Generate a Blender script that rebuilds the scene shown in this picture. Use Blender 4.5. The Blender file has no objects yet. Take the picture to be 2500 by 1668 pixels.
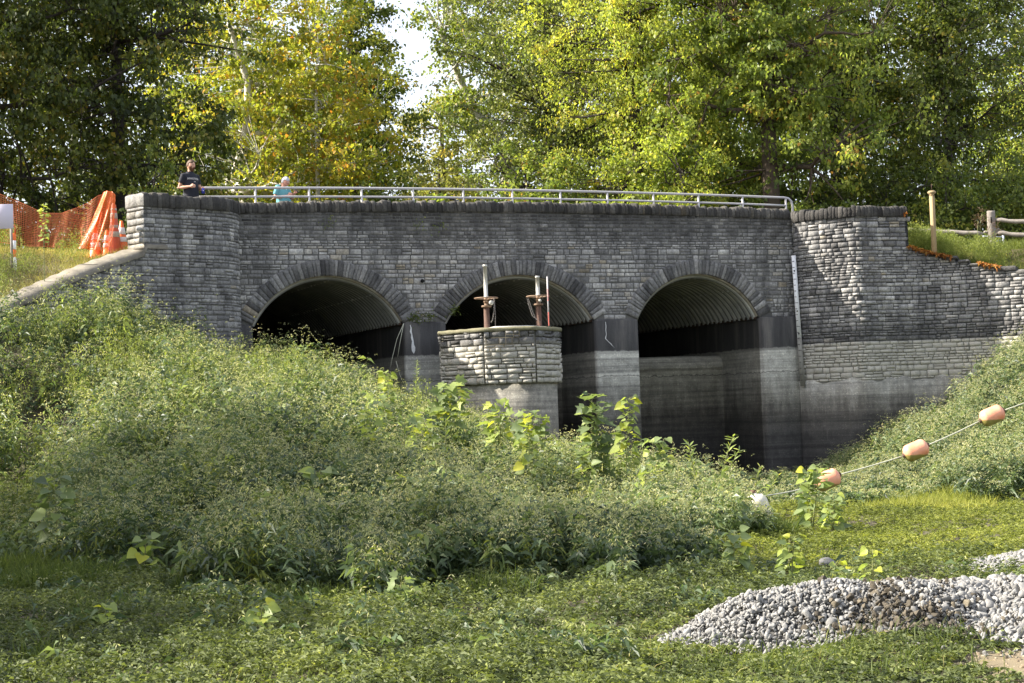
import bpy, bmesh, math, random
import numpy as np
from mathutils import Vector, Matrix

# ------------------------------------------------------------------ camera, world, sun
F = 4200.0; RHO = math.radians(2.0); PIT = math.atan(166/4200); CZ = 2.0
scn = bpy.context.scene
col = scn.collection
cam_d = bpy.data.cameras.new('camera'); cam = bpy.data.objects.new('camera', cam_d); col.objects.link(cam)
cam_d.sensor_width = 36.0; cam_d.lens = F/2500*36; cam_d.clip_start = .1; cam_d.clip_end = 2000
R0 = Vector((1, 0, 0)); U0 = Vector((0, -math.sin(PIT), math.cos(PIT))); F0 = Vector((0, math.cos(PIT), math.sin(PIT)))
cr = R0*math.cos(RHO)-U0*math.sin(RHO); cu = R0*math.sin(RHO)+U0*math.cos(RHO)
M = Matrix((cr, cu, -F0)).transposed().to_4x4(); M.translation = (0, 0, CZ)
cam.matrix_world = M
scn.camera = cam
SUN_AZ = math.radians(0.5); SUN_EL = math.radians(37.0)      # sun stands low to the left, just behind the facade's plane
sv = Vector((-math.cos(SUN_AZ)*math.cos(SUN_EL), math.sin(SUN_AZ)*math.cos(SUN_EL), math.sin(SUN_EL)))
w = bpy.data.worlds.new("World"); scn.world = w; w.use_nodes = True
nt = w.node_tree; bg = nt.nodes['Background']; sky = nt.nodes.new('ShaderNodeTexSky')
sky.sky_type = 'NISHITA'; sky.sun_disc = False; sky.sun_elevation = SUN_EL
sky.sun_rotation = math.atan2(sv.x, sv.y) % (2*math.pi); sky.air_density = 1.0; sky.dust_density = 3.5; sky.ozone_density = .8
hz = nt.nodes.new('ShaderNodeMix'); hz.data_type = 'RGBA'; hz.inputs[0].default_value = .55; hz.inputs[7].default_value = (3.1, 3.1, 3.3, 1)   # thin bright autumn overcast veil
nt.links.new(sky.outputs[0], hz.inputs[6]); nt.links.new(hz.outputs[2], bg.inputs[0]); bg.inputs[1].default_value = .15
sl = bpy.data.lights.new('sun', 'SUN'); sl.energy = 5.0; sl.angle = math.radians(.5); sl.color = (1, .93, .82)
so = bpy.data.objects.new('sun', sl); col.objects.link(so); so.rotation_euler = sv.to_track_quat('Z', 'Y').to_euler(); so.location = (-20, 10, 30)
scn.view_settings.view_transform = 'Standard'; scn.view_settings.look = 'None'
scn.view_settings.exposure = 1.58; scn.view_settings.gamma = 1
scn.render.engine = 'CYCLES'
scn.cycles.max_bounces = 6; scn.cycles.transparent_max_bounces = 6; scn.cycles.transmission_bounces = 3; scn.cycles.diffuse_bounces = 4

rng = np.random.default_rng(7)
random.seed(7)
NP = np.array

# ------------------------------------------------------------------ frames
def ray(px, py):
    x = px-1250; y = 834-py
    xr = x*math.cos(RHO)+y*math.sin(RHO); yr = -x*math.sin(RHO)+y*math.cos(RHO)
    return NP([xr, F*math.cos(PIT)-yr*math.sin(PIT), F*math.sin(PIT)+yr*math.cos(PIT)])
def at(px, py, Y):
    r = ray(px, py); t = Y/r[1]; return NP([r[0]*t, Y, CZ+r[2]*t])
TH = math.radians(21.4)
UX = NP([math.cos(TH), math.sin(TH)]); NX = NP([math.sin(TH), -math.cos(TH)])
OX = at(575, 500, 38.0)[:2]
def fw(s, d, z=None):                 # bridge frame (along, toward camera) -> world
    p = OX+UX*s+NX*d
    return NP([p[0], p[1], z if z is not None else 0.0])
def fsd(X, Y):
    q0 = X-OX[0]; q1 = Y-OX[1]
    return q0*UX[0]+q1*UX[1], q0*NX[0]+q1*NX[1]

class Path:
    def __init__(self, pts, n=12):
        P = [NP(p, float) for p in pts]; P = [2*P[0]-P[1]]+P+[2*P[-1]-P[-2]]; out = []
        for i in range(1, len(P)-2):
            for k in range(n):
                t = k/n; a, b, c, d = P[i-1:i+3]
                out.append(.5*((2*b)+(c-a)*t+(2*a-5*b+4*c-d)*t*t+(3*b-a-3*c+d)*t**3))
        out.append(P[-2]); self.p = np.array(out)
        seg = np.linalg.norm(np.diff(self.p, axis=0), axis=1); self.t = np.concatenate([[0], np.cumsum(seg)]); self.L = self.t[-1]
        tg = np.gradient(self.p, axis=0); self.n = np.stack([-tg[:, 1], tg[:, 0]], 1); self.n /= np.linalg.norm(self.n, axis=1)[:, None]
    def sd(self, t, off=0.0):
        s = np.interp(t, self.t, self.p[:, 0]); d = np.interp(t, self.t, self.p[:, 1])
        nx = np.interp(t, self.t, self.n[:, 0]); ny = np.interp(t, self.t, self.n[:, 1]); l = math.hypot(nx, ny)
        return s+nx/l*off, d+ny/l*off
    def w(self, t, z, off=0.0):
        s, d = self.sd(t, off); return fw(s, d, z)
LPts = [(0, 0), (-.05, .4), (-.35, .85), (-.85, 1.12), (-1.5, 1.32), (-2.4, 1.65), (-3.5, 2.3), (-5.5, 3.7), (-6.6, 4.5)]
LP = Path(LPts[::-1])
RP = Path([(14.15, 0), (14.12, .28), (14.33, .72), (14.68, 1.12), (14.98, 1.43), (15.16, 1.51), (15.7, 1.53), (16.5, 1.58), (17.1, 1.78), (17.75, 2.3), (18.6, 3.15), (19.7, 4.4), (21.5, 6.5)])
MP = Path([(0, 0), (7, 0), (14.15, 0)])

# ------------------------------------------------------------------ mesh helpers
def tag(o, label=None, cat=None, group=None, kind=None):
    if label: o['label'] = label
    if cat: o['category'] = cat
    if group: o['group'] = group
    if kind: o['kind'] = kind
    return o
def empty(name, loc, label=None, cat=None, group=None, rz=0):
    o = bpy.data.objects.new(name, None); col.objects.link(o); o.location = [float(v) for v in loc]; o.rotation_euler = (0, 0, rz)
    o.empty_display_size = .2
    return tag(o, label, cat, group)
def np_mesh(name, V, loops, starts, mat, parent=None, tint=None, smooth=False, local=False, vtint=None):
    V = np.asarray(V, dtype=np.float64)
    if parent is not None and not local:
        V = V-NP(parent.location)
    me = bpy.data.meshes.new(name)
    me.vertices.add(len(V)); me.vertices.foreach_set('co', V.astype(np.float32).ravel())
    me.loops.add(len(loops)); me.loops.foreach_set('vertex_index', np.asarray(loops, np.int32))
    me.polygons.add(len(starts)); me.polygons.foreach_set('loop_start', np.asarray(starts, np.int32))
    if tint is not None:
        a = me.attributes.new('tint', 'FLOAT', 'FACE'); a.data.foreach_set('value', np.asarray(tint, np.float32))
    if vtint is not None:
        a = me.attributes.new('tint', 'FLOAT', 'POINT'); a.data.foreach_set('value', np.asarray(vtint, np.float32))
    if smooth: me.polygons.foreach_set('use_smooth', np.ones(len(starts), bool))
    me.update(calc_edges=True); me.validate()
    me.materials.append(mat)
    o = bpy.data.objects.new(name, me); col.objects.link(o)
    if parent is not None: o.parent = parent
    return o
class MB:
    """collects polygons in world coordinates"""
    def __init__(s): s.v = []; s.l = []; s.st = []; s.tn = []; s.n = 0; s.nl = 0
    def add(s, verts, faces, tint=.5):
        k = s.n; s.v.extend([tuple(float(c) for c in q) for q in verts]); s.n += len(verts)
        for f in faces:
            s.st.append(s.nl); s.l.extend([k+i for i in f]); s.nl += len(f); s.tn.append(tint)
    def box(s, c, sx, sy, sz, rz=0, tint=.5, b=0.0, tilt=None):
        hx, hy, hz = sx/2, sy/2, sz/2; b = min(b, hx*.9, hy*.9, hz*.9)
        V = []
        if b <= 0:
            for z in (-hz, hz):
                for x, y in ((-hx, -hy), (hx, -hy), (hx, hy), (-hx, hy)): V.append((x, y, z))
            Fc = [(3, 2, 1, 0), (4, 5, 6, 7), (0, 1, 5, 4), (1, 2, 6, 5), (2, 3, 7, 6), (3, 0, 4, 7)]
        else:
            rings = [(-hz, b), (-hz+b, 0), (hz-b, 0), (hz, b)]
            for z, i in rings:
                for x, y in ((-hx+b, -hy+i), (hx-b, -hy+i), (hx-i, -hy+b), (hx-i, hy-b), (hx-b, hy-i), (-hx+b, hy-i), (-hx+i, hy-b), (-hx+i, -hy+b)):
                    V.append((x, y, z))
            Fc = [tuple(range(7, -1, -1)), tuple(range(24, 32))]
            for r in range(3):
                for k in range(8): Fc.append((r*8+k, r*8+(k+1) % 8, r*8+8+(k+1) % 8, r*8+8+k))
        R = Matrix.Rotation(rz, 3, 'Z')
        if tilt is not None: R = tilt @ R
        c = Vector([float(q) for q in c])
        s.add([tuple(c+R @ Vector(p)) for p in V], Fc, tint)
    def tube(s, pts, r, n=8, tint=.5, cap=True):
        pts = [Vector([float(c) for c in p]) for p in pts]
        rs = r if hasattr(r, '__len__') else [r]*len(pts)
        V = []; prev = None
        for i, p in enumerate(pts):
            t = (pts[min(i+1, len(pts)-1)]-pts[max(i-1, 0)])
            if t.length < 1e-9: t = Vector((0, 0, 1))
            t.normalize()
            a = prev if prev is not None else (Vector((0, 0, 1)) if abs(t.z) < .9 else Vector((1, 0, 0)))
            a = (a-t*a.dot(t)); a.normalize(); prev = a; b = t.cross(a)
            for k in range(n):
                q = 2*math.pi*k/n; V.append(tuple(p+(a*math.cos(q)+b*math.sin(q))*rs[i]))
        Fc = []
        for i in range(len(pts)-1):
            for k in range(n): Fc.append((i*n+k, i*n+(k+1) % n, (i+1)*n+(k+1) % n, (i+1)*n+k))
        if cap: Fc += [tuple(range(n-1, -1, -1)), tuple((len(pts)-1)*n+k for k in range(n))]
        s.add(V, Fc, tint)
    def lathe(s, c, prof, n=24, axis=None, tint=.5):
        ax = (axis or Vector((0, 0, 1))).normalized(); a = Vector((1, 0, 0)) if abs(ax.x) < .9 else Vector((0, 1, 0))
        a = (a-ax*a.dot(ax)).normalized(); b = ax.cross(a); c = Vector([float(q) for q in c])
        V = []
        for r, z in prof:
            for k in range(n):
                q = 2*math.pi*k/n; V.append(tuple(c+ax*z+(a*math.cos(q)+b*math.sin(q))*r))
        Fc = []
        for i in range(len(prof)-1):
            for k in range(n): Fc.append((i*n+k, i*n+(k+1) % n, (i+1)*n+(k+1) % n, (i+1)*n+k))
        s.add(V, Fc, tint)
    def grid(s, P, tint=.5):             # P[i][j] points
        h = len(P); wd = len(P[0]); V = [q for r in P for q in r]
        s.add(V, [(i*wd+j, i*wd+j+1, (i+1)*wd+j+1, (i+1)*wd+j) for i in range(h-1) for j in range(wd-1)], tint)
    def build(s, name, mat, parent=None, smooth=False):
        return np_mesh(name, NP(s.v), s.l, s.st, mat, parent, s.tn, smooth)

# ------------------------------------------------------------------ materials
def newmat(name):
    m = bpy.data.materials.new(name); m.use_nodes = True; n = m.node_tree; b = n.nodes['Principled BSDF']; return m, n, b
class NN:
    def __init__(s, n): s.n = n
    def node(s, t, ins=None, **kw):
        x = s.n.nodes.new(t)
        for k, v in kw.items(): setattr(x, k, v)
        for k, v in (ins or {}).items():
            if hasattr(v, 'links') or isinstance(v, bpy.types.NodeSocket): s.n.links.new(v, x.inputs[k])
            else: x.inputs[k].default_value = v
        return x
    def math(s, op, a, b=0.0, clamp=False): return s.node('ShaderNodeMath', {0: a, 1: b}, operation=op, use_clamp=clamp).outputs[0]
    def mix(s, f, a, b, blend='MIX'):
        x = s.n.nodes.new('ShaderNodeMix'); x.data_type = 'RGBA'; x.blend_type = blend
        for i, v in ((0, f), (6, a), (7, b)):
            if isinstance(v, bpy.types.NodeSocket): s.n.links.new(v, x.inputs[i])
            else: x.inputs[i].default_value = v if i == 0 else (tuple(v)+(1,) if len(v) == 3 else v)
        return x.outputs[2]
    def pos(s, sc=(1, 1, 1)):
        g = s.node('ShaderNodeNewGeometry').outputs['Position']
        return s.node('ShaderNodeMapping', {0: g, 3: sc}).outputs[0]
    def noise(s, v, scale, detail=4, rough=.6): return s.node('ShaderNodeTexNoise', {'Vector': v, 'Scale': scale, 'Detail': detail, 'Roughness': rough}).outputs[0]
    def ramp(s, f, stops, interp='LINEAR'):
        x = s.n.nodes.new('ShaderNodeValToRGB'); s.n.links.new(f, x.inputs[0]); cr_ = x.color_ramp; cr_.interpolation = interp
        while len(cr_.elements) < len(stops): cr_.elements.new(1)
        for e, (p, c) in zip(cr_.elements, stops): e.position = p; e.color = tuple(c)+(1,) if len(c) == 3 else c
        return x.outputs[0]
    def z(s): return s.node('ShaderNodeSeparateXYZ', {0: s.node('ShaderNodeNewGeometry').outputs['Position']}).outputs[2]
    def rng(s, v, a, b, c=0.0, d=1.0): return s.node('ShaderNodeMapRange', {0: v, 1: a, 2: b, 3: c, 4: d}).outputs[0]
    def tint(s): return s.node('ShaderNodeAttribute', attribute_name='tint').outputs['Fac']
    def bump(s, h, strength, dist, bsdf):
        b = s.node('ShaderNodeBump', {'Height': h, 'Strength': strength, 'Distance': dist}); s.n.links.new(b.outputs[0], bsdf.inputs['Normal'])
def plain(name, c, rough=.7, metal=0, noise=0.0, nscale=8, c2=None, bump=0, bscale=40):
    m, n, b = newmat(name); q = NN(n)
    b.inputs['Roughness'].default_value = rough; b.inputs['Metallic'].default_value = metal
    c2 = c2 or tuple(v*.6 for v in c)
    f = q.ramp(q.noise(q.pos(), nscale, 5), [(.3, (0, 0, 0)), (.7, (1, 1, 1))])
    n.links.new(q.mix(f, c, tuple(a*(1-noise)+bb*noise for a, bb in zip(c, c2))), b.inputs['Base Color'])
    if bump: q.bump(q.noise(q.pos(), bscale, 4), bump, .01, b)
    return m
def stone_mat(name, waterline=True, bright=1.0, dark_top=(6.0, 6.6), well=False, tops=.32):
    m, n, b = newmat(name); q = NN(n); b.inputs['Roughness'].default_value = .9
    k = bright
    t = q.tint(); ns = q.noise(q.pos(), 2.2, 6, .65); nf = q.noise(q.pos(), 22, 4, .7)
    base = q.ramp(t, [(0, (.034*k, .033*k, .033*k)), (.3, (.064*k, .063*k, .063*k)), (.6, (.105*k, .104*k, .103*k)), (.85, (.165*k, .162*k, .158*k)), (1, (.125*k, .11*k, .085*k))])
    base = q.mix(.75, base, q.ramp(nf, [(.3, (.4, .4, .4)), (.7, (1.5, 1.5, 1.48))]), 'MULTIPLY')
    base = q.mix(.9, base, q.ramp(ns, [(.3, (.58, .57, .56)), (.7, (1.3, 1.29, 1.26))]), 'MULTIPLY')
    run = q.noise(q.pos((3.2, 3.2, .28)), 1.0, 6, .72)
    base = q.mix(.75, base, q.ramp(run, [(.36, (.42, .42, .43)), (.5, (1, 1, 1)), (.66, (1.5, 1.48, 1.42))]), 'MULTIPLY')
    z = q.z(); zn = q.math('ADD', z, q.math('MULTIPLY', q.math('SUBTRACT', q.noise(q.pos((2.5, 2.5, .35)), 1.0, 5, .7), .5), .9))
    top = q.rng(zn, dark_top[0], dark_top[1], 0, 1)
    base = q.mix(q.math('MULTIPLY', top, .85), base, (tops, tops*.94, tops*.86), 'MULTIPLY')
    if waterline:
        zz = q.math('ADD', z, q.math('MULTIPLY', q.math('SUBTRACT', q.noise(q.pos(), 3, 4), .5), .07))
        dk = q.math('MULTIPLY', q.rng(zz, 4.1, 3.5, 0, 1), .55)
        base = q.mix(dk, base, (.2, .2, .21), 'MULTIPLY')
        pale = q.ramp(q.math('ADD', q.math('MULTIPLY', t, .5), q.math('MULTIPLY', nf, .5)), [(.15, (.26, .245, .21)), (.5, (.42, .40, .345)), (.85, (.56, .535, .46))])
        base = q.mix(q.rng(zz, 3.38 if not well else 3.5, 3.34 if not well else 3.3, 0, 1), base, pale)
    n.links.new(base, b.inputs['Base Color'])
    h = q.math('ADD', q.math('MULTIPLY', q.noise(q.pos(), 16, 6, .7), .6), q.math('MULTIPLY', q.noise(q.pos(), 60, 3), .4))
    q.bump(h, .9, .03, b)
    return m
def concrete_mat(name, k=1.0, lows=None):
    m, n, b = newmat(name); q = NN(n); b.inputs['Roughness'].default_value = .88
    z = q.z(); w1 = q.noise(q.pos((1, 1, .12)), 3.0, 6, .7); w2 = q.noise(q.pos(), 5, 6, .7)
    zz = q.math('ADD', z, q.math('MULTIPLY', q.math('SUBTRACT', w2, .5), .16))
    zl = q.math('ADD', z, q.math('MULTIPLY', q.math('SUBTRACT', w1, .5), 1.5))
    up = q.ramp(w1, [(.3, (.03, .029, .029)), (.5, (.06, .058, .056)), (.72, (.14, .13, .115))])
    low = q.ramp(q.rng(zl, .0, 3.1, 0, 1), lows or [(0, (.036, .034, .034)), (.33, (.055, .052, .049)), (.54, (.095, .088, .075)), (.68, (.23, .22, .19)), (.86, (.44, .43, .385))])
    low = q.mix(.8, low, q.ramp(w2, [(.25, (.45, .45, .45)), (.75, (1.3, 1.3, 1.3))]), 'MULTIPLY')
    bands = q.ramp(q.noise(q.pos((.15, .15, 7)), 1.2, 6, .7), [(.35, (.5, .5, .5)), (.65, (1.4, 1.4, 1.38))])
    low = q.mix(.85, low, bands, 'MULTIPLY')
    speck = q.ramp(q.noise(q.pos(), 28, 3, .9), [(.56, (1, 1, 1)), (.72, (2.8, 2.8, 2.6))])
    low = q.mix(.8, low, speck, 'MULTIPLY')
    c = q.mix(q.rng(zz, 3.29, 3.33, 0, 1), low, up)
    dr = q.ramp(q.noise(q.pos((7, 7, .5)), 1.0, 6, .75), [(.62, (0, 0, 0)), (.72, (1, 1, 1))]); c = q.mix(q.math('MULTIPLY', dr, .45), c, (.33, .31, .27))
    if k != 1: c = q.mix(1.0, c, (k, k*.97, k*.9), 'MULTIPLY')
    # form-work line
    ln = q.math('LESS_THAN', q.math('ABSOLUTE', q.math('SUBTRACT', q.math('ADD', zz, q.math('MULTIPLY', w2, .05)), 2.74)), .012)
    c = q.mix(q.math('MULTIPLY', ln, .6), c, (.02, .02, .02))
    n.links.new(c, b.inputs['Base Color'])
    q.bump(q.math('ADD', q.noise(q.pos(), 30, 5, .8), q.math('MULTIPLY', w2, .8)), .7, .02, b)
    return m
def leaf_mat(name, stops, trans=.35, rough=.5, spec=.35, tcol=1.6):
    m, n, b = newmat(name); q = NN(n)
    c = q.ramp(q.tint(), stops)
    pv = q.ramp(q.noise(q.pos(), .55, 3), [(.3, (.72, .74, .7)), (.7, (1.22, 1.2, 1.1))])
    c = q.mix(.8, c, pv, 'MULTIPLY')
    n.links.new(c, b.inputs['Base Color']); b.inputs['Roughness'].default_value = rough; b.inputs['Specular IOR Level'].default_value = spec
    tr = n.nodes.new('ShaderNodeBsdfTranslucent'); tc = q.mix(1.0, c, (tcol, tcol*1.02, tcol*.55), 'MULTIPLY'); n.links.new(tc, tr.inputs[0])
    mx = n.nodes.new('ShaderNodeMixShader'); mx.inputs[0].default_value = trans
    out = n.nodes['Material Output']; n.links.new(b.outputs[0], mx.inputs[1]); n.links.new(tr.outputs[0], mx.inputs[2]); n.links.new(mx.outputs[0], out.inputs[0])
    return m

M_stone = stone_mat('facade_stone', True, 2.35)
M_stone_wing = stone_mat('wing_stone', True, 2.5, (6.3, 6.9), tops=.5)
M_vouss = stone_mat('arch_stone', False, 1.75, (8, 9))
M_cope = stone_mat('coping_stone', False, 1.1, (4, 6.2), tops=.55)
M_cope_wing = plain('wing_coping_concrete', (.24, .215, .17), .9, 0, .9, 4, (.09, .08, .06), .6, 25)
M_mortar = plain('mortar', (.05, .05, .048), .95, 0, .9, 1.2, (.15, .145, .135), .5, 50)
def mortar_low():
    m, n, b = newmat('mortar_wing'); q = NN(n); b.inputs['Roughness'].default_value = .95
    z = q.math('ADD', q.z(), q.math('MULTIPLY', q.math('SUBTRACT', q.noise(q.pos(), 3, 4), .5), .07))
    c = q.mix(q.rng(z, 3.34, 3.38), (.17, .165, .145), (.05, .05, .05)); n.links.new(c, b.inputs['Base Color']); return m
M_mortar_w = mortar_low()
M_conc = concrete_mat('weathered_concrete')
M_conc_well = concrete_mat('intake_concrete', 1.0, [(0, (.10, .088, .07)), (.45, (.16, .145, .118)), (.68, (.25, .232, .195)), (.86, (.36, .34, .29))])
M_conc_shade = concrete_mat('shaded_tunnel_concrete', .58)  # darker copy: the dimness inside the tunnels put into the colour
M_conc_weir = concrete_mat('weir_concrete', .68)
M_wellstone = stone_mat('intake_stone', True, 2.6, (8, 9), well=True)
M_wellcope = plain('intake_coping', (.22, .2, .13), .95, 0, .8, 9, (.12, .12, .06), .9, 30)
M_asphalt = plain('deck_asphalt', (.07, .07, .07), .95, 0, .5, 6)
M_white = plain('white_paint', (.44, .43, .44), .5, 0, .5, 5, (.38, .36, .34))
M_zinc = plain('galvanised_pipe', (.50, .50, .47), .5, .2, .6, 10, (.36, .33, .26), .3, 40)
M_rust = plain('rusted_red_steel', (.085, .042, .03), .8, .1, .8, 9, (.12, .07, .045), .4, 60)
M_rustwheel = plain('rusted_wheel', (.17, .10, .06), .7, .3, .7, 20, (.3, .22, .15))
M_chain = plain('chain_steel', (.33, .32, .3), .5, .5, .5, 30, (.15, .1, .07))
M_orange = plain('cone_orange', (.85, .16, .015), .45, 0, .25, 8, (.65, .14, .03))
M_net = plain('weathered_orange_net', (.62, .17, .06), .5, 0, .5, 6, (.5, .13, .05))
M_orange2 = plain('faded_orange', (.62, .10, .03), .5, 0, .5, 8, (.45, .1, .05))
M_refl = plain('reflective_band', (.85, .85, .85), .4, 0, .2, 12, (.6, .58, .55))
M_reflg = plain('dirty_reflective_band', (.5, .47, .4), .5, 0, .5, 25, (.35, .3, .22))
M_rubber = plain('black_rubber', (.03, .03, .03), .8)
M_wood = plain('weathered_rail_wood', (.28, .25, .22), .9, 0, .8, 6, (.14, .12, .1), .6, 30)
M_newwood = plain('pale_post_wood', (.36, .26, .13), .8, 0, .6, 4, (.27, .2, .11), .3, 30)
M_steel = plain('barrier_steel', (.42, .45, .52), .45, .3, .3, 5)
M_sign = plain('sign_board', (.62, .58, .68), .6, 0, .2, 3)
M_hole = plain('dark_hole', (.004, .004, .004), 1)
M_streak = plain('mineral_streak', (.72, .72, .7), .9, 0, .5, 30, (.4, .4, .4))
M_rope = plain('pale_rope', (.55, .55, .42), .9, 0, .4, 30)
M_gauge = plain('gauge_white', (.78, .78, .78), .5, 0, .2, 6)
M_gaugel = plain('gauge_stained', (.23, .22, .19), .8, 0, .5, 8)
M_black = plain('black_mark', (.02, .02, .02), .8)
M_redmark = plain('red_mark', (.75, .1, .05), .6)
M_bark = plain('brown_bark', (.105, .075, .055), .95, 0, .8, 6, (.05, .04, .03), .9, 18)
M_bark_d = plain('dark_bark', (.05, .04, .032), .95, 0, .7, 6, (.025, .02, .018), .9, 18)
M_bark_w = plain('pale_sycamore_bark', (.58, .56, .49), .8, 0, .7, 3, (.28, .25, .18), .3, 12)
M_stem = plain('green_stem', (.16, .2, .06), .7, 0, .5, 10, (.16, .1, .05))

def lining_mat():
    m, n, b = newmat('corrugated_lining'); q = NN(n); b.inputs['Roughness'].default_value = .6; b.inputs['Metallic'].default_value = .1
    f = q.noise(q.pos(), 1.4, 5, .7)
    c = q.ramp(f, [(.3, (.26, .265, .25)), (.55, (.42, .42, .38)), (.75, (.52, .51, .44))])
    c = q.mix(q.math('MULTIPLY', q.rng(q.tint(), .55, .05, 0, 1), .8), c, (.05, .05, .045)); n.links.new(c, b.inputs['Base Color']); return m  # shading of the corrugation painted into the colour by tint
M_lining = lining_mat()
M_rim = plain('lining_rim', (.36, .34, .27), .7, .1, .8, 5, (.14, .1, .06))

def ground_mat():
    m, n, b = newmat('soil'); q = NN(n); b.inputs['Roughness'].default_value = .95
    f = q.noise(q.pos(), .8, 6, .7); g = q.noise(q.pos(), 14, 5, .7)
    c = q.ramp(f, [(.3, (.035, .032, .018)), (.5, (.075, .065, .038)), (.7, (.14, .12, .08))])
    c = q.mix(.8, c, q.ramp(g, [(.3, (.5, .5, .5)), (.7, (1.4, 1.4, 1.4))]), 'MULTIPLY')
    n.links.new(c, b.inputs['Base Color']); q.bump(g, .8, .03, b); return m
M_soil = ground_mat()
M_drysoil = plain('dry_soil', (.17, .135, .08), .95, 0, .8, 4, (.11, .09, .05), .7, 20)

# ------------------------------------------------------------------ terrain heights
def sm(x): x = np.clip(x, 0, 1); return x*x*(3-2*x)
LX = [-60, -14, -12, -10, -8.7, -7, -5.5, -4, -2.8, -1.6, 0, 1.2, 2.5, 4, 60]; LH = [5.2, 4.9, 4.6, 4.3, 3.85, 2.95, 2.42, 2.12, 1.62, 1.2, .75, .5, .28, 0, 0]
FX = [-60, -14, -8.2, -4.1, -1.5, .2, 1.9, 3.4, 4.2]; FY = [30, 29, 26.5, 20.6, 18.0, 18.3, 20.0, 25.0, 30.0]
RXx = [-60, 6.5, 7.4, 8.3, 9, 10, 11, 13, 16, 60]; RH = [0, 0, .05, .2, .62, 1.15, 1.6, 2.8, 4.3, 5.0]
def GH(X, Y):
    X = np.asarray(X, float); Y = np.asarray(Y, float)
    yf = np.interp(X, FX, FY); k = sm((Y-yf)/(34.0-yf))
    h = np.interp(X, LX, LH)*k
    h = h+np.interp(X, RXx, RH)*sm((Y-28.5)/8.0)*(1+.22*np.sin(X*2.3+Y)*np.cos(Y*1.3))+.06*sm((X-4.5)/4)*sm((Y-22)/9)
    h = h+k*(np.interp(X, LX, LH) > .2)*(.20*np.sin(X*2.1+1.3*np.sin(Y*1.1))*np.cos(Y*1.7+.8*np.sin(X*1.4)))
    h = h+.05*np.sin(X*1.3+Y*.7)+.035*np.sin(X*2.9-Y*1.9)
    s, d = fsd(X, Y)
    back = sm((-d-.5)/1.5)                      # under and behind the bridge the creek bed is level
    return h*(1-back)
def heap(X, Y):
    g = .45*np.exp(-(((X-2.42)/.88)**2+((Y-14.55)/.5)**2)**1.3)
    g = np.maximum(g, .38*np.exp(-(((X-3.4)/1.0)**2+((Y-14.5)/.55)**2)**1.5))
    g = np.maximum(g, .46*np.exp(-(((X-4.9)/1.35)**2+((Y-14.6)/1.05)**2)**1.5))+.03*np.sin(X*5+Y*3)*(g > .1)
    g = np.maximum(g, (.30+.04*np.sin(X*4+Y*5))*np.exp(-(((X-6.9)/1.8)**2+((Y-18.8)/1.25)**2)**2))
    return g

# ------------------------------------------------------------------ the bridge
RAISE = []
bridge = empty('stone_arch_bridge', fw(7, 0, 0), 'dark grey stone bridge with three arches, rounded end towers and a white railing above', 'bridge')
ARCH = [(2.05, 1.76), (6.705, 1.885), (11.41, 1.68)]
ZS = 4.08; RISE = 1.09; RT = .345
def circ(w_): R = (w_*w_+RISE*RISE)/(2*RISE); return R, ZS+RISE-R
def top_main(s): return 6.55+.10*(1-((s-6.6)/7.2)**2)        # stones end, coping starts
def in_ring(s, z, extra=0.0):
    for c, w_ in ARCH:
        R, zc = circ(w_)
        if (s-c)**2+(z-zc)**2 < (R+RT+extra)**2 and abs(s-c) < w_+RT+.1: return True
    return False
def stones(path, t0, t1, zb, zt, seed, off=0.0, excl=None, hs=(.055, .075, .095, .12, .145), lmin=.1, lmax=.34, relief=.035, tmap=None):
    r = random.Random(seed); mb = MB()
    zq = np.linspace(t0, t1, 9); z = min(zb(q_) for q_ in zq); zmax = max(zt(q_) for q_ in zq)
    def stone(ta, tb, za, zb_, tint):
        g = .004+r.random()*.004; ta += g; tb -= g; za += g*.9; zb_ -= g*.9
        if tb-ta < .02 or zb_-za < .015: return
        if excl and excl(ta, tb, za, zb_): return
        tm = (ta+tb)/2
        if za > zt(tm)-.02 or zb_ < zb(tm)+.02: return
        zb_ = min(zb_, zt(tm)); za = max(za, zb(tm))
        nx = 4; P = []; R_ = r.uniform(.4, 1.2)*relief
        us = [0, .05, .95, 1]; vs = [0, .13, .87, 1]; jr = [r.uniform(-.012, .012) for _ in range(8)]
        for j, v in enumerate(vs):
            row = []
            for i, u in enumerate(us):
                edge = (i in (0, 3)) or (j in (0, 3))
                jt = r.uniform(-.006, .006); jz = r.uniform(-.005, .005)
                o = off+(-.008 if edge else R_*r.uniform(.55, 1.25))
                row.append(path.w(ta+(tb-ta)*u+jt, za+(zb_-za)*v+jz+jr[(i+j) % 8]*.5, o))
            P.append(row)
        mb.grid(P, tint)
    base = 0.5
    while z < zmax:
        h = r.choice(hs); t = t0-r.random()*.2
        while t < t1:
            l = r.uniform(lmin, lmax)*(.8 if h < .08 else 1.1 if h > .11 else 1)
            ta, tb = max(t, t0), min(t+l, t1); tint = min(1, max(0, r.gauss(.52, .15)))
            if tmap: tint = tmap(tint, (ta+tb)/2, z)
            if h > .1 and r.random() < .22:
                k = r.uniform(.38, .62); stone(ta, tb, z, z+h*k, tint); stone(ta, tb, z+h*k, z+h, min(1, max(0, tint+r.uniform(-.25, .25))))
            else: stone(ta, tb, z+r.uniform(-.004, .004), z+h+r.uniform(-.004, .004), tint)
            t += l
        z += h
    return mb
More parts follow.
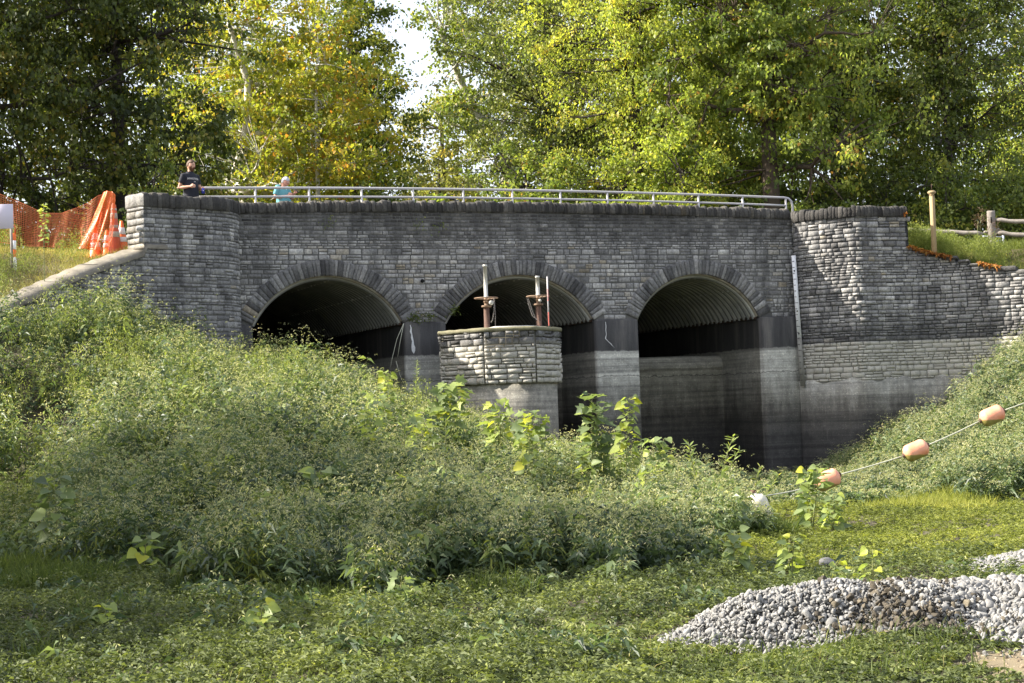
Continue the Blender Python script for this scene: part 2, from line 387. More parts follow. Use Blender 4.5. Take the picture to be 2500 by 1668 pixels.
def soldier(path, t0, t1, zfun, h, seed, front=.05, back=-.5, wmin=.06, wmax=.15):
    r = random.Random(seed); mb = MB(); t = t0
    while t < t1-.03:
        l = min(r.uniform(wmin, wmax), t1-t); a, b = t+.002, t+l-.002; z0 = zfun((a+b)/2); hh = h+r.uniform(-.035, .03)
        f = front+r.uniform(-.015, .02); bk = back+r.uniform(-.02, .02); c = r.uniform(.03, .06)
        V = []; prof = [(f-.02, z0), (f, z0+.03), (f+r.uniform(-.01, .015), z0+hh*.5), (f-.005, z0+hh-c), (f-c, z0+hh), ((f+bk)/2, z0+hh+r.uniform(-.015, .03)), (bk+c, z0+hh), (bk, z0+hh-c), (bk, z0)]
        for u in (0, .1, .9, 1):
            tt = a+(b-a)*u; e = .008 if u in (0, 1) else 0
            V.append([path.w(tt, zz-(e*1.5 if k > 2 else 0)+r.uniform(-.006, .006), o-(e if o > 0 else -e)) for k, (o, zz) in enumerate(prof)])
        tn = min(1, max(0, r.gauss(.5, .2))); mb.grid(V, tn); n = len(prof)
        mb.add(V[0], [tuple(range(n))], tn); mb.add(V[-1], [tuple(range(n-1, -1, -1))], tn)
        t += l
    return mb

# facade: mortar backing with the three openings cut out, stones in front
def arch_z(s):
    for c, w_ in ARCH:
        if abs(s-c) < w_:
            R, zc = circ(w_); return zc+math.sqrt(max(0, (R+.02)**2-(s-c)**2))
    return None
ss = set(np.arange(0, 14.16, .06).round(3)); 
for c, w_ in ARCH: ss |= {round(c-w_+e, 4) for e in (-.001, .001, .03)} | {round(c+w_+e, 4) for e in (-.03, -.001, .001)}
ss = sorted(ss); mb = MB()
for a, b in zip(ss[:-1], ss[1:]):
    za = arch_z(a+1e-5 if arch_z((a+b)/2) else a); zb_ = arch_z(b-1e-5)
    if arch_z((a+b)/2) is None: za = zb_ = ZS-.02
    za = za or ZS-.02; zb_ = zb_ or ZS-.02
    mb.add([fw(a, 0, za), fw(b, 0, zb_), fw(b, 0, top_main(b)), fw(a, 0, top_main(a))], [(0, 1, 2, 3)])
facade = mb.build('facade_mortar', M_mortar, bridge)
def ex(ta, tb, za, zb_):
    pts = [(ta, za), (tb, za), (ta, zb_), (tb, zb_)]
    if all(in_ring(s, z) for s, z in pts): return True
    for c, w_ in ARCH:                           # never reach through the ring into the opening
        R, zc = circ(w_)
        for s, z in pts+[((ta+tb)/2, za)]:
            if (s-c)**2+(z-zc)**2 < (R+.12)**2 and z > ZS-.1: return True
    return False
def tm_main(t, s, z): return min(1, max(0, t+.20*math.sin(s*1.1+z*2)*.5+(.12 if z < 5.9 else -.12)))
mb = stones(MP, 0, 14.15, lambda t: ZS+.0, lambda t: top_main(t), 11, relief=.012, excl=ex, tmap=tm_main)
mb.build('facade_stonework', M_stone, bridge)
soldier(MP, 0.02, 14.1, lambda t: top_main(t)-.01, .25, 3).build('facade_coping', M_cope, bridge)
mb = MB(); mb.grid([[fw(s, -.02, 5.8), fw(s, -.02, top_main(s)-.03), fw(s, -.45, top_main(s)-.03), fw(s, -.45, 5.8)] for s in np.linspace(0, 14.15, 12)])
mb.build('parapet_core', M_mortar, bridge)

# arch rings
for ai, (c, w_) in enumerate(ARCH):
    R, zc = circ(w_); th0 = math.asin(min(1, w_/R)); mb = MB(); r = random.Random(50+ai)
    th = -th0
    while th < th0-.01:
        dth = r.uniform(.055, .115)/R*1.1
        if th0-(th+dth) < .04: dth = th0-th
        a, b = th+.0016, th+dth-.0016; ro = R+RT+r.uniform(-.015, .025)+.06*max(0, (abs(th)-.75)); f0 = .03+r.uniform(0, .015)
        P = []
        for rr, e in ((R-.005, -.015), (R+.012, 0), (R+RT*.35, r.uniform(-.006, .012)), (R+RT*.7, r.uniform(-.006, .012)), (ro-.012, 0), (ro, -.02)):
            row = []
            for u in (0, .07, .5, .93, 1):
                q = a+(b-a)*u; ee = e-(.012 if u in (0, 1) else 0)
                row.append(fw(c+math.sin(q)*rr, f0+ee+r.uniform(-.003, .003), zc+math.cos(q)*rr))
            P.append(row)
        tn = min(1, max(0, r.gauss(.46, .2))); mb.grid(P, tn)
        mb.grid([[fw(c+math.sin(a+(b-a)*u)*(R-.005), dd, zc+math.cos(a+(b-a)*u)*(R-.005)) for u in (0, .5, 1)] for dd in (f0-.03, -.45)], tn*.7)
        th += dth
    mb.build('arch_ring', M_vouss, bridge)
# arch backing between stones
# corrugated barrel linings, rims
DEEP = 9.0
for ai, (c, w_) in enumerate(ARCH):
    R, zc = circ(w_); th0 = math.asin(min(1, w_/R)); P = []
    n = int(DEEP/.24*8)
    for k in range(n+1):
        d = -.10-(DEEP-.1)*k/n; o = -.025+.046*math.sin(2*math.pi*(-d)/.24); o -= .03 if False else 0
        P.append([fw(c+math.sin(q)*(R-.03+o), d, zc+math.cos(q)*(R-.03+o)) for q in np.linspace(-th0, th0, 33)])
    mb = MB()
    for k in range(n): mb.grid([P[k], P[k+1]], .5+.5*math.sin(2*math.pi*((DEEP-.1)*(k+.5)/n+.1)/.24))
    # seam rows of bolts
    r = random.Random(ai)
    for q in (-.55, .05, .62):
        for d in np.arange(.3, 8, .304):
            p = fw(c+math.sin(q)*(R-.09), -d, zc+math.cos(q)*(R-.09)); mb.box(p, .05, .035, .03, TH, b=.008)
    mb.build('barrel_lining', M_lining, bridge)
    mb = MB()
    for k in range(2):
        rows = []
        for q in np.linspace(-th0, th0*.98, 40):
            wv = .028+.02*(1 if q > 0 else .3)*abs(math.sin(q*3))
            rows.append([fw(c+math.sin(q)*(R-.004), -.02, zc+math.cos(q)*(R-.004)), fw(c+math.sin(q)*(R-wv), -.03, zc+math.cos(q)*(R-wv)), fw(c+math.sin(q)*(R-wv), -.13, zc+math.cos(q)*(R-wv))])
    mb.grid(rows); mb.build('lining_rim', M_rim, bridge)
# ragged dark lip under each lining
for ai, (c, w_) in enumerate(ARCH):
    mb = MB(); r = random.Random(90+ai); d = .1
    while d < 8:
        l = r.uniform(.1, .35); mb.box(fw(c+w_-.03, -d-l/2, ZS+r.uniform(-.03, .01)), .08, l, r.uniform(.03, .08), TH-math.pi/2+math.pi/2, b=.01, tint=r.random()); d += l
    mb.build('rusted_lip', plain('rust_lip', (.06, .035, .02), .9, 0, .8, 12) if ai == 0 else bpy.data.materials['rust_lip'], bridge)

def block(sd_poly, z0, z1, name, mat, bev=.04, seg=6):
    """a prism on a plan outline given in bridge coordinates, subdivided in height, upper edge eased"""
    mb = MB(); n = len(sd_poly); zs = list(np.linspace(z0, z1-bev, seg))+[z1]
    c = np.mean(NP(sd_poly), axis=0); V = []
    for z in zs:
        k = 1 if z < z1 else 0
        for s, d in sd_poly:
            q = NP([s, d])
            if not k: dv = c-q; q = q+np.sign(dv)*bev
            V.append(fw(q[0], q[1], z))
    Fc = [tuple(range((len(zs)-1)*n, len(zs)*n))]
    for i in range(len(zs)-1):
        for j in range(n): Fc.append((i*n+j, i*n+(j+1) % n, (i+1)*n+(j+1) % n, (i+1)*n+j))
    mb.add(V, Fc); return mb.build(name, mat, bridge)
def pier_outline(sa, sb, d0, d1, r_=.07):
    out = [(sa, d1), (sb, d1)]
    for k in range(5): q = math.pi/2*k/4; out.append((sb-r_+r_*math.cos(q), d0-r_+r_*math.sin(q)))
    for k in range(5): q = math.pi/2*k/4; out.append((sa+r_-r_*math.sin(q), d0-r_+r_*math.cos(q)))
    return out
E0 = [(c-w_, c+w_) for c, w_ in ARCH]
block([(-.3, -DEEP), (E0[0][0], -DEEP), (E0[0][0], .05), (-.3, .05)], -.6, ZS, 'abutment', M_conc)
block(pier_outline(E0[0][1], E0[1][0], .09, -DEEP), -.6, ZS, 'pier', M_conc)
block(pier_outline(E0[1][1], E0[2][0], .09, -DEEP), -.6, ZS, 'pier', M_conc)
block([(E0[2][1], -DEEP), (14.5, -DEEP), (14.5, -.1), (14.12, .16), (13.95, .20), (E0[2][1]+.06, .16), (E0[2][1], .1)], -.6, ZS, 'abutment', M_conc)
# weirs inside the tunnels
def weir(sa, sb, ztop, d0, name='spillway_weir'):
    mb = MB(); R_ = .26; P = []
    for s in np.linspace(sa, sb, 8):
        e = 0
        row = [fw(s, d0, -.6), fw(s, d0, 1.0), fw(s, d0, ztop-R_-.08), fw(s, d0+.03, ztop-R_-.07)]
        for k in range(1, 9): q = math.pi/2*k/8; row.append(fw(s, d0+.03-R_+R_*math.cos(q), ztop-R_+R_*math.sin(q)))
        row += [fw(s, d0-1.5, ztop), fw(s, d0-1.5, -.6)]; P.append(row)
    mb.grid(P); mb.build(name, M_conc_weir, bridge)
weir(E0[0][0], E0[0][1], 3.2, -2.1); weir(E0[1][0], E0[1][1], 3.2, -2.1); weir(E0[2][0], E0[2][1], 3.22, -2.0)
mb = MB()
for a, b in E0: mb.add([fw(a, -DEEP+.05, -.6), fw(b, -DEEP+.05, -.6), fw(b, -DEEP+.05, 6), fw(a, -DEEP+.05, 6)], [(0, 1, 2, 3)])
mb.build('added_tunnel_end', M_conc_shade, bridge)  # added end walls, keep background light out of the tunnels
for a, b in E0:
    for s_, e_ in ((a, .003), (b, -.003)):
        mb = MB(); mb.grid([[fw(s_+e_, d, z) for z in (-.6, 1.5, ZS-.05)] for d in (-.03, -2, -5, -DEEP)]); mb.build('tunnel_wall_shade', M_conc_shade, bridge)  # thin sheets over the pier sides, shade painted into their colour
mb = MB(); mb.add([fw(-2.6, -.4, 6.0), fw(16.8, -.4, 6.0), fw(16.8, -DEEP, 6.0), fw(-2.6, -DEEP, 6.0), fw(-2.6, -.4, 5.5), fw(16.8, -.4, 5.5), fw(16.8, -DEEP, 5.5), fw(-2.6, -DEEP, 5.5)], [(0, 1, 2, 3), (7, 6, 5, 4), (2, 6, 7, 3), (1, 5, 6, 2), (0, 3, 7, 4)])
mb.build('deck', M_asphalt, bridge)
mb = MB(); mb.add([fw(-2.6, -DEEP-.02, -.6), fw(16.8, -DEEP-.02, -.6), fw(16.8, -DEEP-.02, 6.5), fw(-2.6, -DEEP-.02, 6.5), fw(-2.6, -DEEP-.4, -.6), fw(16.8, -DEEP-.4, -.6), fw(16.8, -DEEP-.4, 6.5), fw(-2.6, -DEEP-.4, 6.5)], [(0, 1, 2, 3), (7, 6, 5, 4), (3, 2, 6, 7)])
mb.build('rear_wall', M_conc, bridge)

# towers and wing walls on both sides
LT = LP.L
def l_of(px_t): return LT-px_t            # distances measured from the facade corner
TL_END = 3.08; TR_END = float(np.interp(16.47, RP.p[:, 0][6:], RP.t[6:]))               # where the tall tower parts stop
def ltop(t):                               # wing wall height (left) against arc length from far end
    u = LT-t
    if u < TL_END: return 6.50
    return float(np.interp(u, [2.6, 3.59, 4.66, 5.72, 6.44, 9], [5.66, 5.36, 5.0, 4.6, 4.32, 3.3]))
def rtop(t):
    if t < TR_END: return 6.44
    return float(np.interp(RP.sd(t)[0], [16.4, 17.35, 18.1, 18.85, 20, 23], [5.66, 5.36, 5.07, 4.83, 4.5, 4.2]))
def wallback(path, t0, t1, zb, zt, thick, mat, name, seg=.12):
    mb = MB(); n = max(2, int((t1-t0)/seg)); P = []
    for k in range(n+1):
        t = t0+(t1-t0)*k/n; a = zb(t); b = zt(t)
        P.append([path.w(t, a, -.005), path.w(t, b, -.005), path.w(t, b, -thick), path.w(t, a, -thick)])
    mb.grid(P); mb.add(P[0], [(0, 1, 2, 3)]); mb.add(P[-1], [(3, 2, 1, 0)]); return mb.build(name, mat, bridge)
# left
wallback(LP, LT-TL_END, LT, lambda t: 2.0, lambda t: 6.5, .55, M_mortar, 'tower_core')
wallback(LP, 0, LT-TL_END-.002, lambda t: 1.0, ltop, .45, M_mortar, 'wing_core')
stones(LP, 1.2, LT-.02, lambda t: 2.0, ltop, 22, relief=.02).build('curved_wing_wall', M_stone_wing, bridge)
soldier(LP, LT-TL_END, LT-.03, lambda t: 6.49, .29, 5, .05, -.58, .08, .19).build('tower_coping', M_cope, bridge)
# the tower's narrow end face, built up of pale quoins
mb = MB(); z = 5.6; r = random.Random(8); t_ = LT-TL_END
while z < 6.47:
    h = min(r.uniform(.11, .17), 6.49-z)
    cuts = [.06, r.uniform(-.35, -.15), -.56] if r.random() < .6 else [.06, -.56]
    for a, b in zip(cuts[:-1], cuts[1:]):
        P = []
        for j, v in enumerate((0, .15, .85, 1)):
            P.append([LP.w(t_-(.0 if (j in (0, 3) or i in (0, 3)) else r.uniform(.03, .05)), z+.006+(h-.012)*v, a-.006+(b-a+.012)*u) for i, u in enumerate((0, .12, .88, 1))])
        mb.grid(P, r.uniform(.7, .95))
    z += h
P = [[LP.w(t_-(.0 if j in (0, 4) or i in (0, 4) else .045), 6.49+.28*v-(.03 if i in (0, 4) and j > 2 else 0), .07-.67*u) for i, u in enumerate((0, .1, .5, .9, 1))] for j, v in enumerate((0, .1, .6, .9, 1))]
mb.grid(P, .8); mb.build('tower_end_quoins', stone_mat('quoin_stone', False, 2.0, (8, 9)), bridge)
mb = MB(); P = []
for k in range(60):
    t = LT-TL_END+.55-(LT-TL_END+.5)*k/59; zt_ = ltop(min(t, LT-TL_END-.01)) if t < LT-TL_END else 5.68; j = .012*math.sin(k*1.7)
    P.append([LP.w(t, zt_-.07, .06), LP.w(t, zt_+.01+j*.5, .07), LP.w(t, zt_+.15+j, -.40), LP.w(t, zt_+.02, -.46)])
mb.grid(P); mb.build('wing_coping', M_cope_wing, bridge)
# right
wallback(RP, .0, TR_END, lambda t: 2.0, lambda t: 6.44, .55, M_mortar_w, 'tower_core')
wallback(RP, TR_END+.002, RP.L, lambda t: 1.0, rtop, .45, M_mortar_w, 'wing_core')
stones(RP, .03, RP.L, lambda t: 2.42, rtop, 32, relief=.032).build('curved_wing_wall', M_stone_wing, bridge)
soldier(RP, .1, TR_END, lambda t: 6.43, .27, 6, .07, -.58, .06, .13).build('tower_coping', M_cope, bridge)
mb = MB(); z = 5.6; r = random.Random(9)
while z < 6.4:
    h = min(r.uniform(.11, .17), 6.43-z); P = []
    for j, v in enumerate((0, .15, .85, 1)):
        P.append([RP.w(TR_END+(.0 if (j in (0, 3) or i in (0, 3)) else r.uniform(.02, .04)), z+h*v, .05-.6*u) for i, u in enumerate((0, .12, .88, 1))])
    mb.grid(P, r.uniform(.3, .7)); z += h
mb.build('tower_end_quoins', M_stone_wing, bridge)
mb = soldier(RP, TR_END+.5, RP.L, lambda t: rtop(t)-.02, .09, 7, .06, -.5, .25, .5); mb.build('wing_coping', M_cope, bridge)
# concrete footing of the right tower and wing
P = []; mb = MB()
for t in np.linspace(.02, RP.L, 90):
    st = .05 if t > 2.9 else 0.0
    zt_ = 2.45+.05*math.sin(t*5)+.03*math.sin(t*13)
    P.append([RP.w(t, -.6, .06+st), RP.w(t, 1.0, .05+st), RP.w(t, zt_-.05, .05+st), RP.w(t, zt_, -.02)])
mb.grid(P); mb.build('wall_footing', M_conc, bridge)
# weep hole, mineral streaks
mb = MB(); p = NP(fw(*[0, 0, 0])); s_ = 4.29; zz = 5.03
mb.lathe(fw(s_, .03, zz), [(.045, 0), (.045, .03), (.0, .031)], 14, Vector(fw(0, 1)-fw(0, 0))); mb.build('weep_hole', M_hole, bridge)
def streak(s0, z0, pts, wd, d=.10):
    mb = MB(); r = random.Random(int(s0*10)); L_, R_ = [], []
    for k, (ds, dz, f) in enumerate(pts):
        L_.append(fw(s0+ds-wd*f*r.uniform(.7, 1.2), d, z0+dz)); R_.append(fw(s0+ds+wd*f*r.uniform(.7, 1.2), d, z0+dz))
    mb.grid([[a, b] for a, b in zip(L_, R_)]); return mb.build('mineral_streak', M_streak, bridge)
streak(3.94, 4.02, [(0, 0, .2), (.02, -.08, .5), (.01, -.16, .8), (.03, -.22, .5), (.03, -.3, .9), (.05, -.38, .7), (.05, -.46, 1.4), (.06, -.52, 1.7), (.06, -.6, 1.2), (.065, -.66, .2)], .03)
streak(8.85, 4.02, [(0, 0, .4), (.01, -.1, .5), (.0, -.2, .5), (.01, -.3, .4), (-.02, -.4, .8), (.05, -.47, .7), (.12, -.53, .9), (.16, -.58, .3), (.2, -.62, .2)], .016)

# ------------------------------------------------------------------ white railing on the deck edge
rail = empty('railing', fw(7, -.5, 6.0), 'white painted two-rail pipe railing along the top of the stone bridge', 'railing')
RAILD = -.5
def zr(s): return 7.21-.012*((s-6.0)/6)**2*4+.03
PS = [.57+1.247*k for k in range(12)]
def rail_pts(dz, s0, s1): return [fw(s, RAILD, zr(s)+dz) for s in np.linspace(s0, s1, 30)]
for p_ in PS:
    mb = MB(); mb.tube([fw(p_, RAILD, 6.0), fw(p_, RAILD, zr(p_))], .026, 10); mb.box(fw(p_, RAILD, 5.86), .14, .14, .03, TH, b=.005); mb.build('post', M_white, rail, True)
mb = MB(); e = PS[-1]-.02
top = rail_pts(0, -.9, e)+[fw(e+.1, RAILD, zr(e)-.02), fw(e+.18, RAILD, zr(e)-.09), fw(e+.21, RAILD, zr(e)-.2), fw(e+.22, RAILD, 6.0)]
mb.tube(top, .029, 10); mb.build('top_rail', M_white, rail, True)
mb = MB(); mb.tube(rail_pts(-.2, -.9, PS[-1]), .026, 10); mb.build('lower_rail', M_white, rail, True)
mb = MB(); mb.tube([fw(-.9, RAILD, 6.0), fw(-.9, RAILD, zr(-1))], .034, 10); mb.build('post', M_white, rail, True)

# ------------------------------------------------------------------ staff gauge on the right tower
a_ = RP.w(.22, 5.60, .09); b_ = RP.w(.36, 2.33, .12)
g = empty('staff_gauge', b_, 'long white graduated water level board fixed upright at the right tower corner', 'water gauge')
def plank(mb, a, b, wd, th, out, tint=.5):
    a, b = Vector(a), Vector(b); ax = (b-a).normalized(); side = ax.cross(Vector(out)).normalized(); o = side.cross(ax).normalized()
    V = [p+side*sx*wd/2+o*sy*th/2 for p in (a, b) for sx, sy in ((-1, -1), (1, -1), (1, 1), (-1, 1))]
    mb.add([tuple(v) for v in V], [(3, 2, 1, 0), (4, 5, 6, 7), (0, 1, 5, 4), (1, 2, 6, 5), (2, 3, 7, 6), (3, 0, 4, 7)], tint)
outv = NP([-.05, -1, 0])
m_ = a_+(b_-a_)*.63
mb = MB(); plank(mb, a_, m_, .105, .04, outv); mb.build('board', M_gauge, g)
mb = MB(); plank(mb, m_, b_, .115, .04, outv); mb.build('stained_board', M_gaugel, g)
for k in range(1, 22):
    mb = MB(); c_ = a_+(b_-a_)*(k/22); l = .05 if k % 4 else .075
    plank(mb, c_+outv*.024+NP([-.05+l/2, 0, .006]), c_+outv*.024+NP([-.05+l/2, 0, -.006]), l, .004, outv)
    mb.build('graduation_mark', M_black, g)
for k in (2.6, 9.4, 13.2):
    c_ = a_+(b_-a_)*(k/22); mb = MB(); mb.box(c_+outv*.024+NP([-.01, 0, 0]), .035, .006, .035); mb.build('bolt', M_black, g)

# ------------------------------------------------------------------ intake well in front of the middle arch
well = empty('intake_tower', fw(5.2, 1.6, 0), 'pale stone-faced octagonal intake tower on a concrete base before the middle arch', 'intake tower')
OCT = [(4.654, .43), (4.10, 1.82), (4.68, 2.91), (5.70, 3.31), (6.55, 2.57), (6.98, 1.34), (6.4, .5)]
def psd(px, py, Y): p = at(px, py, Y); s, d = fsd(p[0], p[1]); return s, d, p[2]
class Poly:
    def __init__(s, pts): s.pts = [NP(p, float) for p in pts]
    def face(s, i):
        a, b = s.pts[i], s.pts[(i+1) % len(s.pts)]; L = np.linalg.norm(b-a); t = (b-a)/L; n = NP([-t[1], t[0]]); 
        c = np.mean(s.pts, axis=0)
        if n@((a+b)/2-c) < 0: n = -n
        class Fp:
            def w(self, tt, z, off=0.0): q = a+t*tt+n*off; return fw(q[0], q[1], z)
        f = Fp(); f.L = L; return f
PO = Poly(OCT); big = None
for i in range(len(OCT)):
    f = PO.face(i); mb = stones(f, .0, f.L, lambda t: 2.56, lambda t: 3.70, 100+i, hs=(.06, .09, .12, .12, .15), lmin=.1, lmax=.36, relief=.05, off=.03)
    if big is None: big = mb
    else: big.add(mb.v, [tuple(mb.l[s0:s0+4]) for s0 in mb.st], .5); big.tn[-len(mb.tn):] = mb.tn
big.build('stone_facing', M_wellstone, well)
def prism(pts, z0, z1, name, mat, par, grow=0.0, jit=0.0, bev=0.0, sub=1):
    c = np.mean(NP(pts), axis=0); r = random.Random(4); pl = []
    for i in range(len(pts)):
        a, b = NP(pts[i], float), NP(pts[(i+1) % len(pts)], float)
        for k in range(sub): pl.append(a+(b-a)*k/sub)
    pl2 = []
    for q in pl: v = q-c; pl2.append(q+v/np.linalg.norm(v)*(grow+r.uniform(-jit, jit)))
    mb = MB(); n = len(pl2); lv = [(z0, 0), (z1-bev, 0), (z1, bev)] if bev else [(z0, 0), (z1, 0)]
    V = []
    for z, i_ in lv:
        for q in pl2: v = q-c; q2 = q-v/np.linalg.norm(v)*i_; V.append(fw(q2[0], q2[1], z+(r.uniform(-jit, jit)*.5)))
    Fc = [tuple(range((len(lv)-1)*n, len(lv)*n)), tuple(range(n-1, -1, -1))]
    for k in range(len(lv)-1):
        for j in range(n): Fc.append((k*n+j, k*n+(j+1) % n, (k+1)*n+(j+1) % n, (k+1)*n+j))
    mb.add(V, Fc); return mb.build(name, mat, par)
prism(OCT, -.5, 2.6, 'concrete_base', M_conc_well, well, grow=-.05)
prism(OCT, 2.55, 3.70, 'mortar_core', plain('well_mortar', (.15, .14, .11), .95, 0, .6, 8), well, grow=-.0)
prism(OCT, 3.69, 3.775, 'coping_slab', M_wellcope, well, grow=.09, jit=.012, bev=.02, sub=8)
prism([(5.0, 1.2), (5.0, 2.8), (5.65, 3.05), (6.3, 2.5), (6.2, 1.2)], 3.775, 3.81, 'hatch_plate', M_zinc, well)

def valve(s, d, ztop_pipe, label, locked):
    b = fw(s, d, 3.775); v = empty('gate_valve_stand', b, label, 'valve stand', 'valve stands on the intake tower')
    b = NP(b); up = lambda z: b+NP([0, 0, z])
    mb = MB(); mb.lathe(b, [(.13, 0), (.13, .02), (.064, .022), (.062, .50), (.06, .52)], 20); mb.build('column', M_rust, v, True)
    mb = MB(); mb.lathe(up(.50), [(0, 0), (.11, 0), (.11, .035), (.05, .036), (.045, .10), (.06, .11), (.06, .13), (.04, .14)], 20); mb.build('flange', M_rustwheel, v)
    mb = MB(); R_ = .255
    ring = [(up(.70)+NP([math.cos(q)*R_, math.sin(q)*R_, 0])) for q in np.linspace(0, 2*math.pi, 41)]
    mb.tube(ring, .014, 8, cap=False)
    for k in range(4):
        q = .5+k*math.pi/2; mb.tube([up(.66), up(.70)+NP([math.cos(q)*R_, math.sin(q)*R_, 0])], .012, 6)
    mb.lathe(up(.64), [(.0, 0), (.05, .0), (.05, .07), (.0, .071)], 14); mb.build('handwheel', M_rustwheel, v, True)
    mb = MB(); mb.lathe(up(.70), [(.05, 0), (.05, .04), (.043, .041), (.042, ztop_pipe-.05-.70), (.05, ztop_pipe-.05-.70), (.05, ztop_pipe-.70), (0, ztop_pipe-.70+.003)], 18); mb.build('stem_cover', M_zinc, v, True)
    mb = MB()
    if locked:
        ax = Vector((.2, -1, 0)); mb.lathe(up(.60)+NP([.11, -.08, -.01]), [(0, -.02), (.05, -.02), (.052, .03), (.035, .05), (0, .05)], 16, ax); pts = [up(.68)+NP([.17, -.05, 0]), up(.45)+NP([.17, -.08, 0]), up(.22)+NP([.13, -.09, 0]), up(.15)+NP([.09, -.07, 0])]; pts2 = [up(.68)+NP([.18, -.05, 0]), up(.3)+NP([.19, -.06, 0]), up(.05)+NP([.18, -.05, 0])]
    else:
        mb.lathe(up(.60)+NP([.04, -.07, 0]), [(0, -.02), (.035, -.02), (.035, .03), (0, .03)], 12, Vector((0, -1, 0))); pts = [up(.70)+NP([-.25, -.03, 0]), up(.5)+NP([-.21, -.06, 0]), up(.27)+NP([-.14, -.08, 0]), up(.17)+NP([-.03, -.09, 0]), up(.12)+NP([.03, -.08, 0])]; pts2 = [up(.70)+NP([-.23, -.04, 0]), up(.42)+NP([-.15, -.07, 0]), up(.22)+NP([-.08, -.08, 0])]
    mb.build('padlock', M_zinc, v, True)
    mb = MB()
    for pp in (pts, pts2):
        pp = [Vector([float(c) for c in q]) for q in pp]
        L_ = 0
        for a, c in zip(pp[:-1], pp[1:]):
            n = max(2, int((c-a).length/.028))
            for k in range(n):
                q = a+(c-a)*(k+.5)/n; dv = (c-a).normalized(); sd_ = (Vector((1, 0, 0)) if k % 2 else Vector((0, 1, 0))); sd_ = (sd_-dv*sd_.dot(dv)).normalized()
                loop = [q+dv*.019*math.cos(u)+sd_*.010*math.sin(u) for u in np.linspace(0, 2*math.pi, 7)]
                mb.tube(loop, .0035, 4, cap=False)
    mb.build('chain', M_chain, v)
    return v
s_, d_, _ = psd(1189, 793, 37.9); valve(s_, d_, 1.44, 'left valve stand with taller pale pipe over a rusty column, padlock right of it', True)
s_, d_, _ = psd(1316, 790, 37.9); valve(s_, d_, 1.15, 'right valve stand with shorter grey pipe and chain hanging to its left', False)
s_, d_, _ = psd(1340, 790, 37.7); b = NP(fw(s_, d_, 3.80)); st = empty('measuring_staff', b, 'slim white and orange banded measuring staff standing at the right valve stand', 'measuring staff')
mb = MB(); mb.box(b+NP([0, 0, .545]), .032, .02, 1.09); mb.build('staff', M_white, st)
for z0, z1 in ((0.02, .34), (.56, .86)):
    mb = MB()
    for k in range(int((z1-z0)/.025)): mb.box(b+NP([0, -.0115, z0+k*.025]), .026, .003, .014)
    mb.build('orange_scale', M_redmark, st)
# dangling wires at the first pier
wi = empty('loose_wire', fw(3.8, .15, 4.05), 'thin loose pale wires hanging from the corner of the left arch', 'wire')
mb = MB()
for pts in ([(3.78, .12, 4.05), (3.6, .14, 3.7), (3.48, .15, 3.3), (3.42, .14, 3.05)], [(3.78, .12, 4.05), (3.66, .16, 3.6), (3.6, .16, 3.3)], [(3.56, .14, 3.2), (3.63, .15, 2.9), (3.75, .15, 2.6)]):
    mb.tube([fw(a, b_2, c) for a, b_2, c in pts], .006, 5)
mb.build('wire_strand', M_rope, wi)

# ------------------------------------------------------------------ ground sheets
def sheet(name, xs, ys, hf, mat, kind='structure', z0=0.0):
    X, Y = np.meshgrid(xs, ys); Z = hf(X, Y)+z0; V = np.stack([X.ravel(), Y.ravel(), Z.ravel()], 1); w_ = len(xs); h_ = len(ys)
    i = np.arange(h_-1)[:, None]*w_+np.arange(w_-1)[None]; Q = np.stack([i, i+1, i+w_+1, i+w_], -1).reshape(-1, 4)
    o = np_mesh(name, V, Q.ravel(), np.arange(len(Q))*4, mat, None, None, True); return tag(o, kind=kind)
xs = np.concatenate([[-400, -150, -60], np.arange(-30, 30.1, .25), [60, 150, 400]]); ys = np.concatenate([[-60, -5, 5, 9], np.arange(11, 44, .2), np.arange(44, 90, 2), [120, 200, 400, 700]])
sheet('ground', xs, ys, GH, M_soil)
def bank_top(side):
    """the level ground retained behind a wing wall, laid from the wall backwards"""
    rows = []
    if side < 0: ts = list(np.linspace(LT-1.2, 0, 40)); P_ = LP; zf = ltop
    else: ts = list(np.linspace(1.6, RP.L, 40)); P_ = RP; zf = rtop
    base = []
    for t in ts:
        s, d = P_.sd(t, -.38); u = LT-t if side < 0 else t
        z = zf(t) if u > (TL_END if side < 0 else TR_END) else 5.66
        base.append((s, d, min(z, 5.70)+.03))
    s, d, z = base[-1]
    dx, dd = (-1, .55) if side < 0 else (1, .7)
    for k in range(1, 12):
        q = 1.6**k*.5; base.append((s+dx*q, d+dd*q*(.75 if side > 0 else .6), max(z-.28*q if side < 0 else z-.12*q, 3.0 if side < 0 else 4.0)))
    for s, d, z in base:
        row = []
        for b in (0, .25, .6, 1.0, 1.5, 2.2, 3, 4.5, 7, 12, 25, 60, 200):
            k = sm(NP(b/3.2)); zz = z+(5.72-z)*float(k)+.04*math.sin(s*2+b*3)*min(1, b)
            row.append(fw(s, d-b, zz))
        rows.append(row)
    mb = MB(); mb.grid(rows)
    mb.grid([[r[0] for r in rows], [NP([r[0][0], r[0][1], 0]) for r in rows]])
    mb.grid([[p for p in rows[0]], [NP([p[0], p[1], 0]) for p in rows[0]]])
    o = mb.build('bank', M_drysoil, None, True); tag(o, kind='structure'); return base
base_l = bank_top(-1); base_r = bank_top(1)
def plateau_z(side, s, dist):
    b = NP(base_l if side < 0 else base_r); o = np.argsort(b[:, 0]); z = np.interp(s, b[o, 0], b[o, 2]); return z+(5.72-z)*sm(dist/3.2)
def plateau_d(side, s):
    b = NP(base_l if side < 0 else base_r); o = np.argsort(b[:, 0]); return np.interp(s, b[o, 0], b[o, 1])

